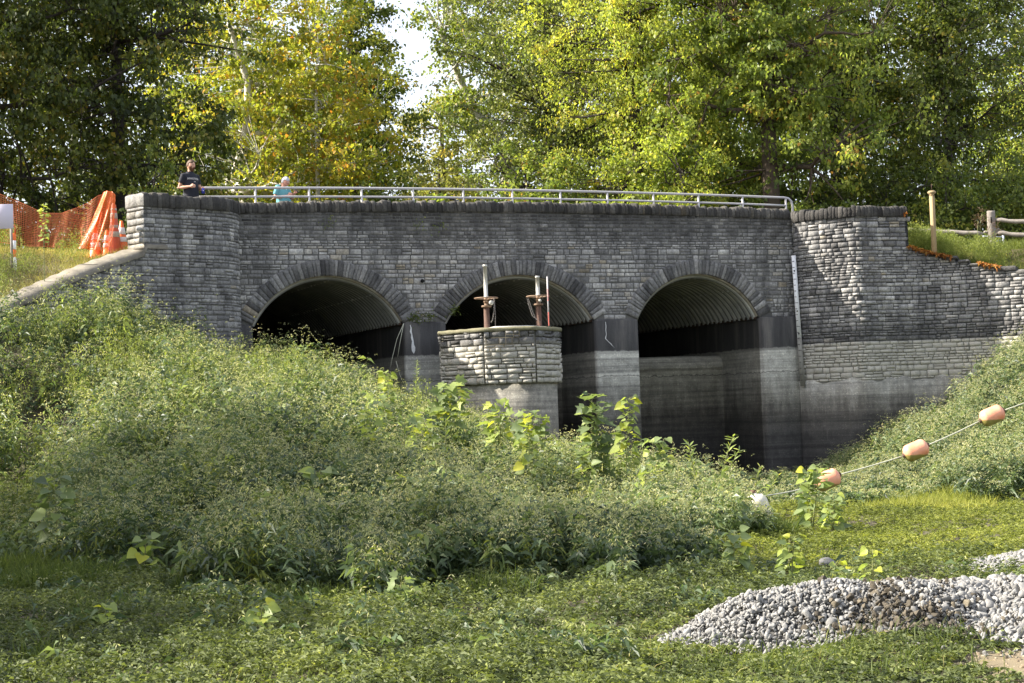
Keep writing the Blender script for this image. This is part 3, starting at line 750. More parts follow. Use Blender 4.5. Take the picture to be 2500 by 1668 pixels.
# ------------------------------------------------------------------ foliage tools (all numpy)
def unit(v): return v/np.maximum(np.linalg.norm(v, axis=-1, keepdims=True), 1e-9)
def leafquads(P, D, L, Wd, fold=.25, droop=.15):
    """rhombic leaves: P base points, D tip directions (unit)"""
    n = len(P); r = rng.normal(size=(n, 3)); S = unit(np.cross(D, r)); Nn = np.cross(S, D); sg = np.sign(Nn[:, 2:3]+1e-6); Nn *= sg
    L = np.broadcast_to(L, n)[:, None]; Wd = np.broadcast_to(Wd, n)[:, None]
    a = P; t = P+D*L-NP([0, 0, 1])*L*droop; m = P+D*L*.45+Nn*L*fold*.5
    V = np.stack([a, m+S*Wd*.5, t, m-S*Wd*.5], 1).reshape(-1, 3); return V
def flush(name, Vs, Ts, mat, parent=None):
    V = np.concatenate(Vs); T = np.concatenate(Ts); n = len(V)//4
    return np_mesh(name, V, np.arange(n*4), np.arange(n)*4, mat, parent, T)
def dirs(n, up=0.0, spread=1.0, bias=None):
    v = rng.normal(size=(n, 3))*spread; v[:, 2] += up
    if bias is not None: v += bias
    return unit(v)

# leaf colour families; shade is put into the dark and deep ones
def L3(*c): return [(i/(len(c)-1), x) for i, x in enumerate(c)]
ML = {
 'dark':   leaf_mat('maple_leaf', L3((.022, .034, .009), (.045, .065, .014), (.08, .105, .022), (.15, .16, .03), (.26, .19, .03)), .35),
 'autumn': leaf_mat('sycamore_leaf', L3((.09, .13, .025), (.18, .22, .035), (.29, .31, .045), (.42, .34, .05), (.50, .20, .04)), .46),
 'green':  leaf_mat('green_leaf', L3((.045, .07, .018), (.09, .13, .03), (.15, .19, .045), (.23, .25, .05), (.3, .28, .07)), .4),
 'olive':  leaf_mat('olive_leaf', L3((.11, .125, .04), (.18, .20, .06), (.27, .27, .085), (.35, .3, .09), (.36, .24, .07)), .45),
 'oak':    leaf_mat('oak_leaf', L3((.05, .07, .025), (.10, .13, .04), (.17, .20, .06), (.26, .28, .08), (.42, .42, .2)), .42, .35, .6),
 'yellow': leaf_mat('yellow_leaf', L3((.10, .15, .03), (.19, .25, .05), (.31, .36, .07), (.42, .43, .08), (.46, .34, .07)), .48),
 'mid':    leaf_mat('mixed_leaf', L3((.065, .10, .025), (.13, .18, .045), (.22, .27, .06), (.32, .35, .075), (.46, .24, .06)), .46),
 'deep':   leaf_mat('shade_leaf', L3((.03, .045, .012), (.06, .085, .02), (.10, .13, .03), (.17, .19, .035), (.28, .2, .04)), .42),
}
def curve(a, b, bend, n=6):
    a, b = NP(a, float), NP(b, float); m = (a+b)/2+bend; t = np.linspace(0, 1, n)[:, None]
    return (1-t)**2*a+2*t*(1-t)*m+t*t*b
def tree(name, label, base, H, R, mat, bark, seed, ncl=300, npl=55, leaf=.14, low=.12, trunk_r=.22, lean=(0, 0), csize=.45, shape=1.0, droopy=.35, trunk_pts=None, group=None, flat=.42, tm=.42, vis_limb=10, thin=1.0, cyc=1.0):
    r = np.random.default_rng(seed); base = NP(base, float)
    root = empty(name, base, label, 'tree', group)
    topp = base+NP([lean[0], lean[1], H*.9])
    tp = NP(trunk_pts) if trunk_pts is not None else curve(base, topp, NP([r.normal()*.5, r.normal()*.5, 0]), 9)
    # cluster centres: shell-biased in an egg-shaped crown with lobes
    C = []; cz0 = base[2]+H*low; cz1 = base[2]+H; ph = r.uniform(0, 6.28, 6)
    while len(C) < ncl:
        v = r.normal(size=3); v /= np.linalg.norm(v); rad = r.random()**.45
        lob = 1+.22*math.sin(3*math.atan2(v[1], v[0])+ph[0])+.18*math.sin(5*v[2]*2+ph[1])+.12*math.sin(7*math.atan2(v[1], v[0])+ph[2]+4*v[2])
        p = v*rad*lob; zc_ = .5+p[2]*.5
        if zc_ < 0 or zc_ > 1.05: continue
        k = (1-.35*(zc_**2)*shape)
        q = NP([np.interp(zc_, [0, 1], [base[0], topp[0]])+p[0]*R*k, np.interp(zc_, [0, 1], [base[1], topp[1]])+p[1]*R*k*.9, cz0+(cz1-cz0)*zc_])
        C.append(q)
    C = NP(C)
    mb = MB(); rr = np.linspace(trunk_r, trunk_r*.25, len(tp)); mb.tube([tuple(p) for p in tp], list(rr), 9, cap=False)
    nodes = [tp[k] for k in range(2, len(tp))]; nr = [rr[k] for k in range(2, len(tp))]
    far = C[r.choice(len(C), min(vis_limb*2, len(C)), replace=False)]
    for q in far:
        k = int(np.clip(np.searchsorted(tp[:, 2], q[2]-np.linalg.norm(q[:2]-base[:2])*.45), 1, len(tp)-2)); a = tp[k]; rb = rr[k]*.5
        pts = curve(a, q, NP([r.normal()*.3, r.normal()*.3, -.25+r.normal()*.3]), 8)+np.concatenate([[[0, 0, 0]], r.normal(size=(6, 3))*.06, [[0, 0, 0]]])
        rl = np.linspace(rb, .022, 8); mb.tube([tuple(p) for p in pts], list(rl), 6, cap=False)
        for j in range(2, 8): nodes.append(pts[j]); nr.append(rl[j])
    NA = NP(nodes)
    for q in C:
        dd = np.linalg.norm(NA-q, axis=1)+np.maximum(0, NA[:, 2]-q[2])*.8; k = int(np.argmin(dd)); 
        if dd[k] < .15: continue
        pts = curve(NA[k], q, r.normal(size=3)*.18, 4); r0 = min(nr[k]*.6, .03); mb.tube([tuple(p) for p in pts], [r0, r0*.8, r0*.6, .008], 4, cap=False)
    mb.build('trunk', bark, root, True)
    npl = int(npl*1.2); n = len(C)*npl; ci = np.repeat(np.arange(len(C)), npl)
    sz = csize*.92*r.uniform(.55, 1.4, len(C))[ci][:, None]
    # leaves of a cluster hang in small drooping sprays
    ax = r.normal(size=(len(C), 3)); ax[:, 2] = ax[:, 2]*.25-droopy*.5; out = C-NP([base[0], base[1], (cz0+cz1)/2]); ax = unit(ax+unit(out)*.9)[ci]
    u = r.uniform(-1, 1, n)[:, None]; off = r.normal(size=(n, 3))*NP([1, 1, flat])*.42
    P = C[ci]+ax*u*sz*1.1+off*sz
    Dd = unit(r.normal(size=(n, 3))+ax*.5+NP([0, 0, -droopy*1.6]))
    lf = leaf*.9*r.uniform(.55, 1.3, n)
    V = leafquads(P, Dd, lf, lf*r.uniform(.55, .85, n)*cyc, .3, .1)
    ct = r.normal(tm, .14, len(C)); T = np.clip(ct[ci]+r.normal(0, .13, n)+(r.random(n) < .05)*.3, 0, 1)
    flush('crown', [V], [T], mat, root)
    return root
ZB = 5.6
def pxX(px, Y): return (px-1250)/F*Y
def T_(name, label, px, Y, H, R, mat, bark, seed, zb=ZB, **k):
    return tree(name, label, (pxX(px, Y), Y, zb), H, R, ML[mat], bark, seed, **k)
# the wood behind the bridge, left to right
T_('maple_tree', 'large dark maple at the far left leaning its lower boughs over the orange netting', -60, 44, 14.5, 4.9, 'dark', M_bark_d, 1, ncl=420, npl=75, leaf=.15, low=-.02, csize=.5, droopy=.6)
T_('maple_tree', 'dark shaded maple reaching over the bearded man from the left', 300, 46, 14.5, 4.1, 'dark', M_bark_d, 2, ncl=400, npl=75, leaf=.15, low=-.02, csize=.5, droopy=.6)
syc = [at(563, 470, 54), at(567, 440, 54), at(585, 400, 54), at(600, 330, 54), at(606, 270, 54), at(604, 200, 54), at(560, 60, 54), at(555, -80, 54)]
T_('sycamore_tree', 'yellow and orange autumn sycamore with white forking limbs behind the left railing', 640, 54, 14.5, 3.9, 'autumn', M_bark_w, 3, ncl=330, npl=55, leaf=.16, low=-.02, trunk_pts=[[*at(563, 520, 54)]]+[list(p) for p in syc], trunk_r=.24, csize=.45, droopy=.4, vis_limb=16, shape=.5, tm=.45)
T_('sycamore_tree', 'rust tinged sycamore low behind the railing beside the narrow green tree', 800, 53, 9.2, 2.6, 'autumn', M_bark_w, 4, ncl=170, npl=55, leaf=.15, low=-.05, trunk_r=.1, csize=.45, tm=.5)
T_('ash_tree', 'narrow tall green tree standing left of the sky gap', 890, 60, 14.2, 2.1, 'green', M_bark_d, 5, ncl=330, npl=60, leaf=.15, low=-.03, csize=.5, shape=1.3)
T_('ash_tree', 'olive leaved tree rising behind the autumn sycamore', 800, 66, 12.6, 3.3, 'olive', M_bark_d, 6, ncl=300, npl=55, leaf=.17, low=.0, csize=.6)
T_('elm_tree', 'pale hazy olive tree filling the foot of the sky gap', 1095, 76, 11.4, 3.1, 'olive', M_bark, 7, ncl=300, npl=50, leaf=.18, low=-.05, csize=.6)
T_('hawthorn_tree', 'small brownish bush-like tree low in the sky gap behind the railing', 1085, 58, 5.0, 1.7, 'olive', M_bark_d, 71, ncl=120, npl=50, leaf=.13, low=-.08, csize=.45, trunk_r=.1)
s2 = [at(1240, 560, 62), at(1238, 440, 62), at(1236, 380, 62), at(1215, 320, 62), at(1165, 285, 62), at(1150, 250, 62), at(1120, 190, 62), at(1106, 150, 62), at(1080, 90, 62), at(1040, 20, 62)]
T_('sycamore_tree', 'tall sycamore with a bent bright white trunk right of the sky gap', 1225, 62, 16.5, 2.7, 'mid', M_bark_w, 8, ncl=330, npl=38, leaf=.16, low=.22, trunk_pts=[list(p) for p in s2], trunk_r=.26, csize=.5, shape=-.6, lean=(-.5, 0))
T_('oak_tree', 'grey green oak with dark crooked boughs above the bridge centre', 1375, 56, 14.8, 3.6, 'oak', M_bark_d, 9, ncl=520, npl=62, leaf=.13, low=-.03, csize=.5, vis_limb=16, shape=.3)
T_('locust_tree', 'bright yellow leaved tree hanging over the right of the railing', 1590, 52, 14.6, 3.0, 'yellow', M_bark_d, 10, ncl=430, npl=70, leaf=.11, low=.08, csize=.5, droopy=.7, shape=-.2, tm=.52)
T_('maple_tree', 'sunlit yellow green maple with a thick brown trunk at the right end of the railing', 1900, 51, 14.6, 4.0, 'mid', M_bark, 11, ncl=520, npl=66, leaf=.15, low=.06, csize=.45, trunk_r=.30, vis_limb=14, droopy=.5, shape=.2)
T_('maple_tree', 'small green maple behind the right half of the railing', 1720, 56, 9.5, 3.0, 'mid', M_bark_d, 12, ncl=260, npl=60, leaf=.14, low=-.05, csize=.5, trunk_r=.14)
T_('box_elder_tree', 'low bright lime bush-like tree touching the railing near its right end', 1640, 50, 4.8, 2.4, 'yellow', M_bark_d, 13, ncl=190, npl=60, leaf=.11, low=-.15, csize=.4, trunk_r=.08)
T_('box_elder_tree', 'low leafy green tree behind the middle of the railing', 1290, 51, 4.3, 2.6, 'mid', M_bark_d, 14, ncl=170, npl=60, leaf=.12, low=-.15, csize=.4, trunk_r=.08)
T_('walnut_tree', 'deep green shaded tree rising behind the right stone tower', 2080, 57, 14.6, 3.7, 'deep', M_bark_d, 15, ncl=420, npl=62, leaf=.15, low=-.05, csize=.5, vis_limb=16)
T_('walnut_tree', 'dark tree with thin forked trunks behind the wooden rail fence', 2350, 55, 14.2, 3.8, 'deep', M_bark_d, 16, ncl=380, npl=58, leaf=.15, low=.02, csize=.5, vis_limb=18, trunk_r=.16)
T_('locust_tree', 'glowing yellow green tree at the far right edge behind the dark one', 2520, 64, 9.5, 3.4, 'yellow', M_bark_d, 17, ncl=260, npl=60, leaf=.13, low=-.02, csize=.55)
T_('cherry_tree', 'small pale leaved sapling tree in front of the dark maples left of the bearded man', 395, 42, 3.0, 1.0, 'green', M_bark_d, 18, ncl=50, npl=50, leaf=.11, low=-.1, csize=.35, trunk_r=.05)
# taller wood further back closes the view between the crowns
specs = [(-150, 62, 19, 6, 'deep'), (180, 66, 20, 6, 'deep'), (500, 70, 17.5, 5, 'green'), (660, 74, 13.0, 2.7, 'mid'), (1370, 74, 19, 3.6, 'olive'), (1560, 70, 18, 5, 'green'), (1790, 68, 18, 5, 'mid'), (2050, 70, 19, 5.5, 'green'), (2300, 72, 19, 5.5, 'deep'), (2580, 70, 19, 5.5, 'deep')]
names = ['at the far left edge behind the dark maples', 'behind the second dark maple', 'behind the autumn sycamore', 'between the sycamore and the narrow green tree', 'behind the white trunked sycamore and the oak', 'behind the yellow leaved tree', 'behind the brown trunked maple', 'behind the right stone tower', 'behind the fence post with the round cap', 'beyond the far right edge tree']
for (px, Y, H, R, m), nm in zip(specs, names):
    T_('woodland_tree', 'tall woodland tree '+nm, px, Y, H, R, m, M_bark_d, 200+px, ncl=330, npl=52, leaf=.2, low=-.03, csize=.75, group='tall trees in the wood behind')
# understory that hides the foot of the wood
for k, (px, Y, H, R, m, nm) in enumerate([(60, 45, 3.2, 2.6, 'deep', 'behind the orange netting'), (330, 50, 4.2, 3, 'deep', 'behind the traffic cones'), (520, 50, 3.8, 2.2, 'dark', 'between the two men'), (700, 55, 3.5, 2.4, 'autumn', 'behind the man in the teal shirt'), (940, 52, 3.6, 2.2, 'green', 'below the narrow green tree'), (1480, 53, 3.8, 2.4, 'green', 'below the yellow tree'), (1830, 54, 3.6, 2.4, 'green', 'left of the brown trunk'), (2010, 53, 3.6, 2.2, 'deep', 'behind the left part of the right tower'), (2180, 52, 3.4, 2.4, 'deep', 'behind the right part of the right tower'), (2330, 51, 3.2, 2.2, 'green', 'behind the wooden fence rail'), (2480, 52, 3.6, 2.6, 'green', 'behind the fence at the right edge')]):
    T_('shrub', 'leafy shrub '+nm, px, Y, H, R, m, M_bark_d, 400+k, ncl=120, npl=60, leaf=.13, low=-.12, csize=.45, trunk_r=.06, vis_limb=5, group='understory shrubs behind the bridge')
# trees further left along the bank whose crowns shade the wood
for k, (X, Y, zb, H, R) in enumerate([(-24, 43, 5, 15.5, 4.6), (-19.5, 25.2, 2.5, 13.2, 3.0), (-18.0, 20.3, 2, 13.2, 3.4), (-17, 15.9, .5, 11.2, 2.2)]):
    tree('woodland_tree', 'dark woodland tree on the bank beyond the left edge of the view', (X, Y, zb), H, R, ML['deep'], M_bark_d, 700+k, ncl=420, npl=50, leaf=.22, low=.15 if k == 0 else .28, csize=.7, group='trees on the bank to the left')

# ------------------------------------------------------------------ ground vegetation (uncountable, so each kind is one object)
MW = {
 'weed':  leaf_mat('smartweed_leaf', L3((.022, .038, .022), (.048, .078, .040), (.10, .145, .066), (.19, .24, .105), (.32, .37, .17)), .32, .48, .45),
 'seed':  leaf_mat('seed_head', L3((.15, .16, .09), (.25, .27, .15), (.36, .37, .22), (.48, .46, .30), (.42, .35, .25)), .4, .7, .2),
 'haze':  leaf_mat('airy_weed', L3((.07, .10, .03), (.14, .18, .05), (.22, .26, .07), (.32, .35, .11), (.55, .45, .03)), .38, .6, .3),
 'creep': leaf_mat('creeping_leaf', L3((.03, .042, .018), (.06, .08, .03), (.11, .135, .045), (.19, .22, .065), (.32, .34, .10)), .32, .6, .3),
 'lawn':  leaf_mat('lime_creeper', L3((.05, .065, .018), (.10, .125, .03), (.17, .195, .045), (.25, .27, .06), (.35, .34, .09)), .38, .6, .25),
 'grass': leaf_mat('grass_blade', L3((.035, .055, .016), (.07, .10, .025), (.12, .155, .035), (.20, .22, .055)), .38, .6, .25),
 'dry':   leaf_mat('dry_grass_blade', L3((.12, .13, .04), (.26, .25, .09), (.42, .36, .15), (.55, .45, .24)), .35, .7, .2),
 'rusty': leaf_mat('rust_red_weed', L3((.16, .05, .015), (.34, .12, .03), (.45, .2, .05), (.3, .2, .07)), .35, .7, .2),
 'big':   leaf_mat('broad_leaf', L3((.07, .10, .05), (.11, .155, .07), (.17, .22, .10), (.25, .31, .09), (.33, .38, .08), (.42, .42, .05)), .42, .5, .4),
}
def pts_in(n, x0, x1, y0, y1, wfun, power=0.0):
    """random ground points, thinned by the weight function"""
    out = []
    got = 0
    while got < n:
        m = n*2; X = rng.uniform(x0, x1, m); u = rng.random(m)
        if power: a = 1-power; Y = (y0**a+(y1**a-y0**a)*u)**(1/a)
        else: Y = y0+(y1-y0)*u
        k = rng.random(m) < wfun(X, Y); out.append(np.stack([X[k], Y[k]], 1)); got += k.sum()
    return np.concatenate(out)[:n]
def wall_clear(X, Y, m=.25):
    s, d = fsd(X, Y)
    lim = np.full_like(s, .15)
    o = np.argsort(LP.p[:, 0]); lim = np.where(s < 0, np.interp(s, LP.p[o, 0], LP.p[o, 1]), lim)
    o2 = RP.p[6:]; lim = np.where(s > 14.1, np.interp(s, o2[:, 0], o2[:, 1]), lim)
    inwell = (s > 3.7) & (s < 6.8) & (d < 3.1)
    return ((d > lim+m) & ~inwell)
def patch(X, Y, f, ph=0.0):
    return .5+.5*np.sin(X*f+1.7*np.sin(Y*f*.8+ph)+ph)*np.cos(Y*f*1.1+1.3*np.sin(X*f*.6+ph*2))
def in_left(X, Y):
    yf = np.interp(X, FX, FY); e = 2.2*(patch(X, Y, 1.1)-.5)+1.0*(patch(X, Y, 3.1, 2)-.5)
    return (Y > yf-.2+e) & (X < 4.6-.08*(Y-20)) & wall_clear(X, Y)
def visx(X, Y, m=1.5): return np.abs(X) < .305*Y+m
VEGC = 1.0
def weed_stand(name, region, n, box, hfun, label_kind, seedy=True, nl=18, ns=12):
    P = pts_in(n, *box, lambda X, Y: region(X, Y) & visx(X, Y), 1.5)
    X, Y = P[:, 0], P[:, 1]; Z = GH(X, Y); cl = .6*patch(X, Y, 1.7, 1.3)+.4*patch(X, Y, 4.3, 4); H = hfun(X, Y)*(.22+1.22*cl)*rng.uniform(.75, 1.15, n)
    lean = rng.normal(size=(n, 2))*.13; lean[:, 0] += .03
    # leaves up the stems
    i = np.repeat(np.arange(n), nl); f = rng.random(n*nl)**.6
    lp = np.stack([X[i]+lean[i, 0]*f*H[i]+rng.normal(size=n*nl)*.04, Y[i]+lean[i, 1]*f*H[i]+rng.normal(size=n*nl)*.04, Z[i]+f*H[i]*.93], 1)
    D = rng.normal(size=(n*nl, 3)); D[:, 2] = rng.uniform(-.5, .9, n*nl)*1.0; D = unit(D); L = rng.uniform(.12, .27, n*nl)*(1.15-.5*f)
    V = leafquads(lp, D, L, L*rng.uniform(.18, .28, n*nl), .12, .4); pt = rng.normal(.42, .13, n)
    T = np.clip(pt[i]+.25*(patch(X[i], Y[i], .5, 2)-.5)+rng.normal(0, .1, n*nl), 0, 1)
    flushed = flush(name, [V], [T], MW['weed']); tag(flushed, kind='stuff')
    flushed['label'] = label_kind; flushed['category'] = 'weeds'
    # seed heads: short hanging sprays of two jointed pieces
    i = np.repeat(np.arange(n), ns); k = len(i); a = rng.uniform(0, 2*math.pi, k); rad = np.abs(rng.normal(size=k))*.11*(H[i]/.9)
    q = np.stack([X[i]+lean[i, 0]*H[i]+np.cos(a)*rad, Y[i]+lean[i, 1]*H[i]+np.sin(a)*rad, Z[i]+H[i]*rng.uniform(.72, 1.12, k)], 1)
    D1 = unit(np.stack([np.cos(a)*.6, np.sin(a)*.6, rng.uniform(.2, 1.2, k)], 1)); l1 = rng.uniform(.03, .052, k)
    D2 = unit(np.stack([np.cos(a)*.7, np.sin(a)*.7, rng.uniform(-1.0, .1, k)], 1)); 
    V1 = leafquads(q, D1, l1, .011, .1, 0); V2 = leafquads(q+D1*l1[:, None], D2, l1*1.1, .014, .1, 0)
    pt = rng.normal(.45, .16, n); T = np.clip(pt[i]+rng.normal(0, .1, k), 0, 1)
    Vs, Ts = [V1, V2], [T, T]
    o = flush(name+'_seed_heads', Vs, Ts, MW['seed'] if seedy else MW['haze'])
    tag(o, label_kind.replace('weeds', 'weed seed heads'), 'seed heads', None, 'stuff')
    # stems
    return P, H
hL = lambda X, Y: .95*np.clip(.8+.25*(Y-np.interp(X, FX, FY))/2.0, .75, 1.05)*np.clip(1.15-.1*(X+4)*(X > -4), .75, 1.15)
def dens_left(X, Y): return in_left(X, Y) & (rng.random(len(X)) < .12+1.0*patch(X, Y, 1.7, 1.3))
weed_stand('smartweed', dens_left, int(6400*VEGC), (-13.5, 4.6, 17.5, 37.5), hL, 'tall leafy weeds with drooping pale heads filling the left bank')
def broad_patch(name, region, n, box, l0, l1, wr, h, mat, label, nl=9, tm=.45):
    P = pts_in(n, *box, lambda X, Y: region(X, Y) & visx(X, Y), 1.5); X, Y = P[:, 0], P[:, 1]; i = np.repeat(np.arange(n), nl); k = len(i); f = rng.random(k); a = rng.uniform(0, 6.283, k); H = h(X, Y)*rng.uniform(.7, 1.15, n)
    q = np.stack([X[i], Y[i], GH(X[i], Y[i])+H[i]*(.35+.65*f)], 1); D = unit(np.stack([np.cos(a), np.sin(a), rng.uniform(-1.1, .6, k)], 1)); L = rng.uniform(l0, l1, k)*(1.15-.5*f)
    V = leafquads(q, D, L, L*wr*rng.uniform(.8, 1.2, k), .2, .35); pt = rng.normal(tm, .12, n); T = np.clip(pt[i]+rng.normal(0, .12, k), 0, 1)
    return tag(flush(name, [V], [T], MW[mat]), label, 'weeds', None, 'stuff')
broad_patch('pokeweed', lambda X, Y: in_left(X, Y) & (patch(X, Y, 1.7, 6) > .55), 1500, (-13.5, 4.6, 17.5, 36), .16, .30, .3, lambda X, Y: hL(X, Y)*(.4+.85*patch(X, Y, 1.7, 1.3)), 'big', 'broad lance leaved weeds mixed through the left bank', 9, .3)
broad_patch('willowherb', lambda X, Y: in_left(X, Y) & (patch(X, Y, 1.3, 2) > .6), 800, (-13.5, 4.6, 17.5, 36), .10, .19, .16, lambda X, Y: hL(X, Y)*(.5+.8*patch(X, Y, 1.7, 1.3)), 'grass', 'narrow leaved bright green weeds standing among the left bank growth', 24, .75)
broad_patch('dead_stalk_weeds', lambda X, Y: in_left(X, Y), 200, (-13.5, 4.6, 18, 36), .05, .12, .2, lambda X, Y: 1.05+0*X, 'dry', 'thin dry brown stalks sticking out of the left bank weeds', 14, .2)
in_right = lambda X, Y: (((Y > 30.5+2.0*(patch(X, Y, 1.1, 1)-.5)+np.clip(8.6-X, -1, 3)*.9)) & (X > 6.9+.5*patch(X, Y, 2)) & wall_clear(X, Y))
weed_stand('bank_weeds', in_right, int(3600*VEGC), (5.8, 14.5, 29.5, 42), lambda X, Y: .82*np.clip((X-6.2)/2.6, .3, 1), 'pale green bushy weeds growing up the right bank against the wing wall')
in_base = lambda X, Y: (Y > 31+.6*(patch(X, Y, 1.2, 3)-.5)) & (X > 3.0) & (X < 8.8) & wall_clear(X, Y, .1)
weed_stand('shaded_weeds', in_base, int(1300*VEGC), (3.0, 8.8, 30, 43), lambda X, Y: .3+0*X, 'dark green shaded weeds at the foot of the right abutment')
# airy weeds on the upper left slope: fine branching sprays
def airy(name, region, n, box, zf, h0, h1, mat, label, cat, per=60, r0=.16, size=.028, st=(.5, .16), hazy=True):
    P = pts_in(n, *box, lambda X, Y: region(X, Y) & visx(X, Y, 2.5)); X, Y = P[:, 0], P[:, 1]; Z = zf(X, Y); H = rng.uniform(h0, h1, n)
    i = np.repeat(np.arange(n), per); k = len(i); f = rng.random(k)**.7; a = rng.uniform(0, 6.283, k); rad = r0*np.sqrt(rng.random(k))*np.sin(np.clip(f*1.05, 0, 1)*math.pi*.8+.35)
    q = np.stack([X[i]+np.cos(a)*rad, Y[i]+np.sin(a)*rad, Z[i]+H[i]*(.25+.8*f)], 1); D = unit(np.stack([np.cos(a)*.5, np.sin(a)*.5, rng.uniform(.1, 1.4, k)], 1)+rng.normal(size=(k, 3))*.35)
    L = size*rng.uniform(.6, 2.0, k); V = leafquads(q, D, L, L*.33, .1, 0); pt = rng.normal(st[0], st[1], n); T = np.clip(pt[i]+rng.normal(0, .1, k), 0, 1)
    # fine stems
    m = 5; ii = np.repeat(np.arange(n), m); kk = len(ii); a2 = rng.uniform(0, 6.283, kk); b = np.stack([X[ii], Y[ii], Z[ii]+H[ii]*rng.uniform(0, .45, kk)], 1); e = np.stack([X[ii]+np.cos(a2)*r0*.8, Y[ii]+np.sin(a2)*r0*.8, Z[ii]+H[ii]*rng.uniform(.75, 1.05, kk)], 1)
    Ls = np.linalg.norm(e-b, axis=1); Vb = leafquads(b, (e-b)/Ls[:, None], Ls, .006, .0, 0)
    return tag(flush(name, [V, Vb], [T, np.clip(pt[ii], 0, 1)], MW[mat]), label, cat, None, 'stuff')
upl = lambda X, Y: in_left(X, Y) & (Y > 26.5+np.clip(X+7, -1, 9)*1.0) & (X < .5)
airy('ragweed', lambda X, Y: upl(X, Y) & (patch(X, Y, 1.9, 3) > .3), 1150, (-13, .5, 26, 37.5), lambda X, Y: GH(X, Y), .55, 1.2, 'haze', 'airy pale yellow green weeds along the crest of the left bank below the wing wall', 'weeds', per=95, r0=.24, size=.028, st=(.45, .12))

# low creeping leaves: foreground and the right meadow
def creeper(name, region, n, box, mat, label, leaf0, leaf1, h, power, tmean=.42, clump=8):
    m = n//clump; P = pts_in(m, *box, lambda X, Y: region(X, Y) & visx(X, Y, .8), power); X, Y = P[:, 0], P[:, 1]
    hh = h*(.15+.9*patch(X, Y, 3.1, 1)+.7*patch(X, Y, 7.5, 2))*rng.uniform(.6, 1.1, m); i = np.repeat(np.arange(m), clump); k = len(i); a = rng.uniform(0, 6.283, k)
    hh = hh*np.where((X > .9) & (Y < 14.6), .38, 1.0)*np.where((X > .6) & (Y < 15.5), .8, 1.0)
    q = np.stack([X[i]+rng.normal(size=k)*.012, Y[i]+rng.normal(size=k)*.012, GH(X[i], Y[i])+hh[i]*rng.uniform(.55, 1, k)], 1)
    D = unit(np.stack([np.cos(a), np.sin(a), rng.uniform(-.1, .8, k)], 1)); L = rng.uniform(leaf0, leaf1, k); V = leafquads(q, D, L, L*rng.uniform(.26, .36, k), .15, .3)
    pt = rng.normal(tmean, .12, m)+.3*(patch(X, Y, 1.3, 5)-.5); T = np.clip(pt[i]+rng.normal(0, .09, k), 0, 1)
    return tag(flush(name, [V], [T], MW[mat]), label, 'ground cover', None, 'stuff')
nogravel = lambda X, Y: heap(X, Y) < .02+.11*patch(X, Y, 6, 2)*patch(X, Y, 2.3, 5)+.05*(rng.random(len(X)) < .12)
sand = lambda X, Y: (X > 3.35+.5*(patch(X, Y, 5)-.5)) & (Y < 13.15+.2*(X-3.4))
fore = lambda X, Y: (~((Y > np.interp(X, FX, FY)+1.2) & (X < 4))) & nogravel(X, Y) & ~(sand(X, Y) & (patch(X, Y, 9, 1) > .12)) & ~((X > 2.4) & (Y > 19.5+.8*patch(X, Y, 1.2)))
creeper('creeping_primrose', fore, int(235000*VEGC), (-7.5, 6.5, 10.8, 27.5), 'creep', 'low creeping plants with starry green leaves carpeting the foreground', .035, .08, .22, 2.2)
mead = lambda X, Y: (X > 2.2+.5*patch(X, Y, 1.5)) & (Y > 19+.8*patch(X, Y, 1.2)) & nogravel(X, Y) & ~in_right(X, Y)
creeper('meadow_creeper', mead, int(120000*VEGC), (2.0, 11.5, 18.5, 33), 'lawn', 'sunlit lime green ground cover sloping up on the right', .035, .075, .14, 1.6, .45)

def blades(name, region, n, box, zf, l0, l1, w_, mat, label, power=0.0, up=1.2, tm=.5, cat='grass', bend=.25):
    P = pts_in(n, *box, lambda X, Y: region(X, Y) & visx(X, Y, 2), power); X, Y = P[:, 0], P[:, 1]; D = dirs(n, up, .55); L = rng.uniform(l0, l1, n)
    V = leafquads(np.stack([X, Y, zf(X, Y)], 1), D, L, w_, .02, bend); T = np.clip(tm+.4*(patch(X, Y, 1.1, 4)-.5)+rng.normal(0, .14, n), 0, 1)
    return tag(flush(name, [V], [T], MW[mat]), label, cat, None, 'stuff')
gp = [(-5.4, 20.4, 1.0, .7), (-4.2, 17.2, .4, .3), (-1.9, 17.9, .7, .35), (-.2, 18.0, .35, .3), (3.3, 25.0, .7, .8), (-6.4, 22.3, .9, .9), (-3.1, 18.9, .8, .35), (-3.9, 14.6, .35, .2)]
def grassp(X, Y):
    m = np.zeros_like(X, bool)
    for cx, cy, rx, ry in gp: m |= ((X-cx)/rx)**2+((Y-cy)/ry)**2 < 1+.5*(patch(X, Y, 3)-.5)
    return m
blades('tall_grass', grassp, 8500, (-8, 5, 14, 27), lambda X, Y: GH(X, Y), .22, .55, .011, 'grass', 'patches of tall green grass at the foot of the weed bank', up=1.4, tm=.35)
yg = lambda X, Y: (((X-7.2)/1.1)**2+((Y-30.2)/1.6)**2 < .6+.8*patch(X, Y, 3))
blades('meadow_grass', yg, 6000, (5, 10, 27.5, 33), lambda X, Y: GH(X, Y), .18, .42, .010, 'lawn', 'feathery yellow green grass patch in front of the right bank weeds', up=1.6, tm=.75)
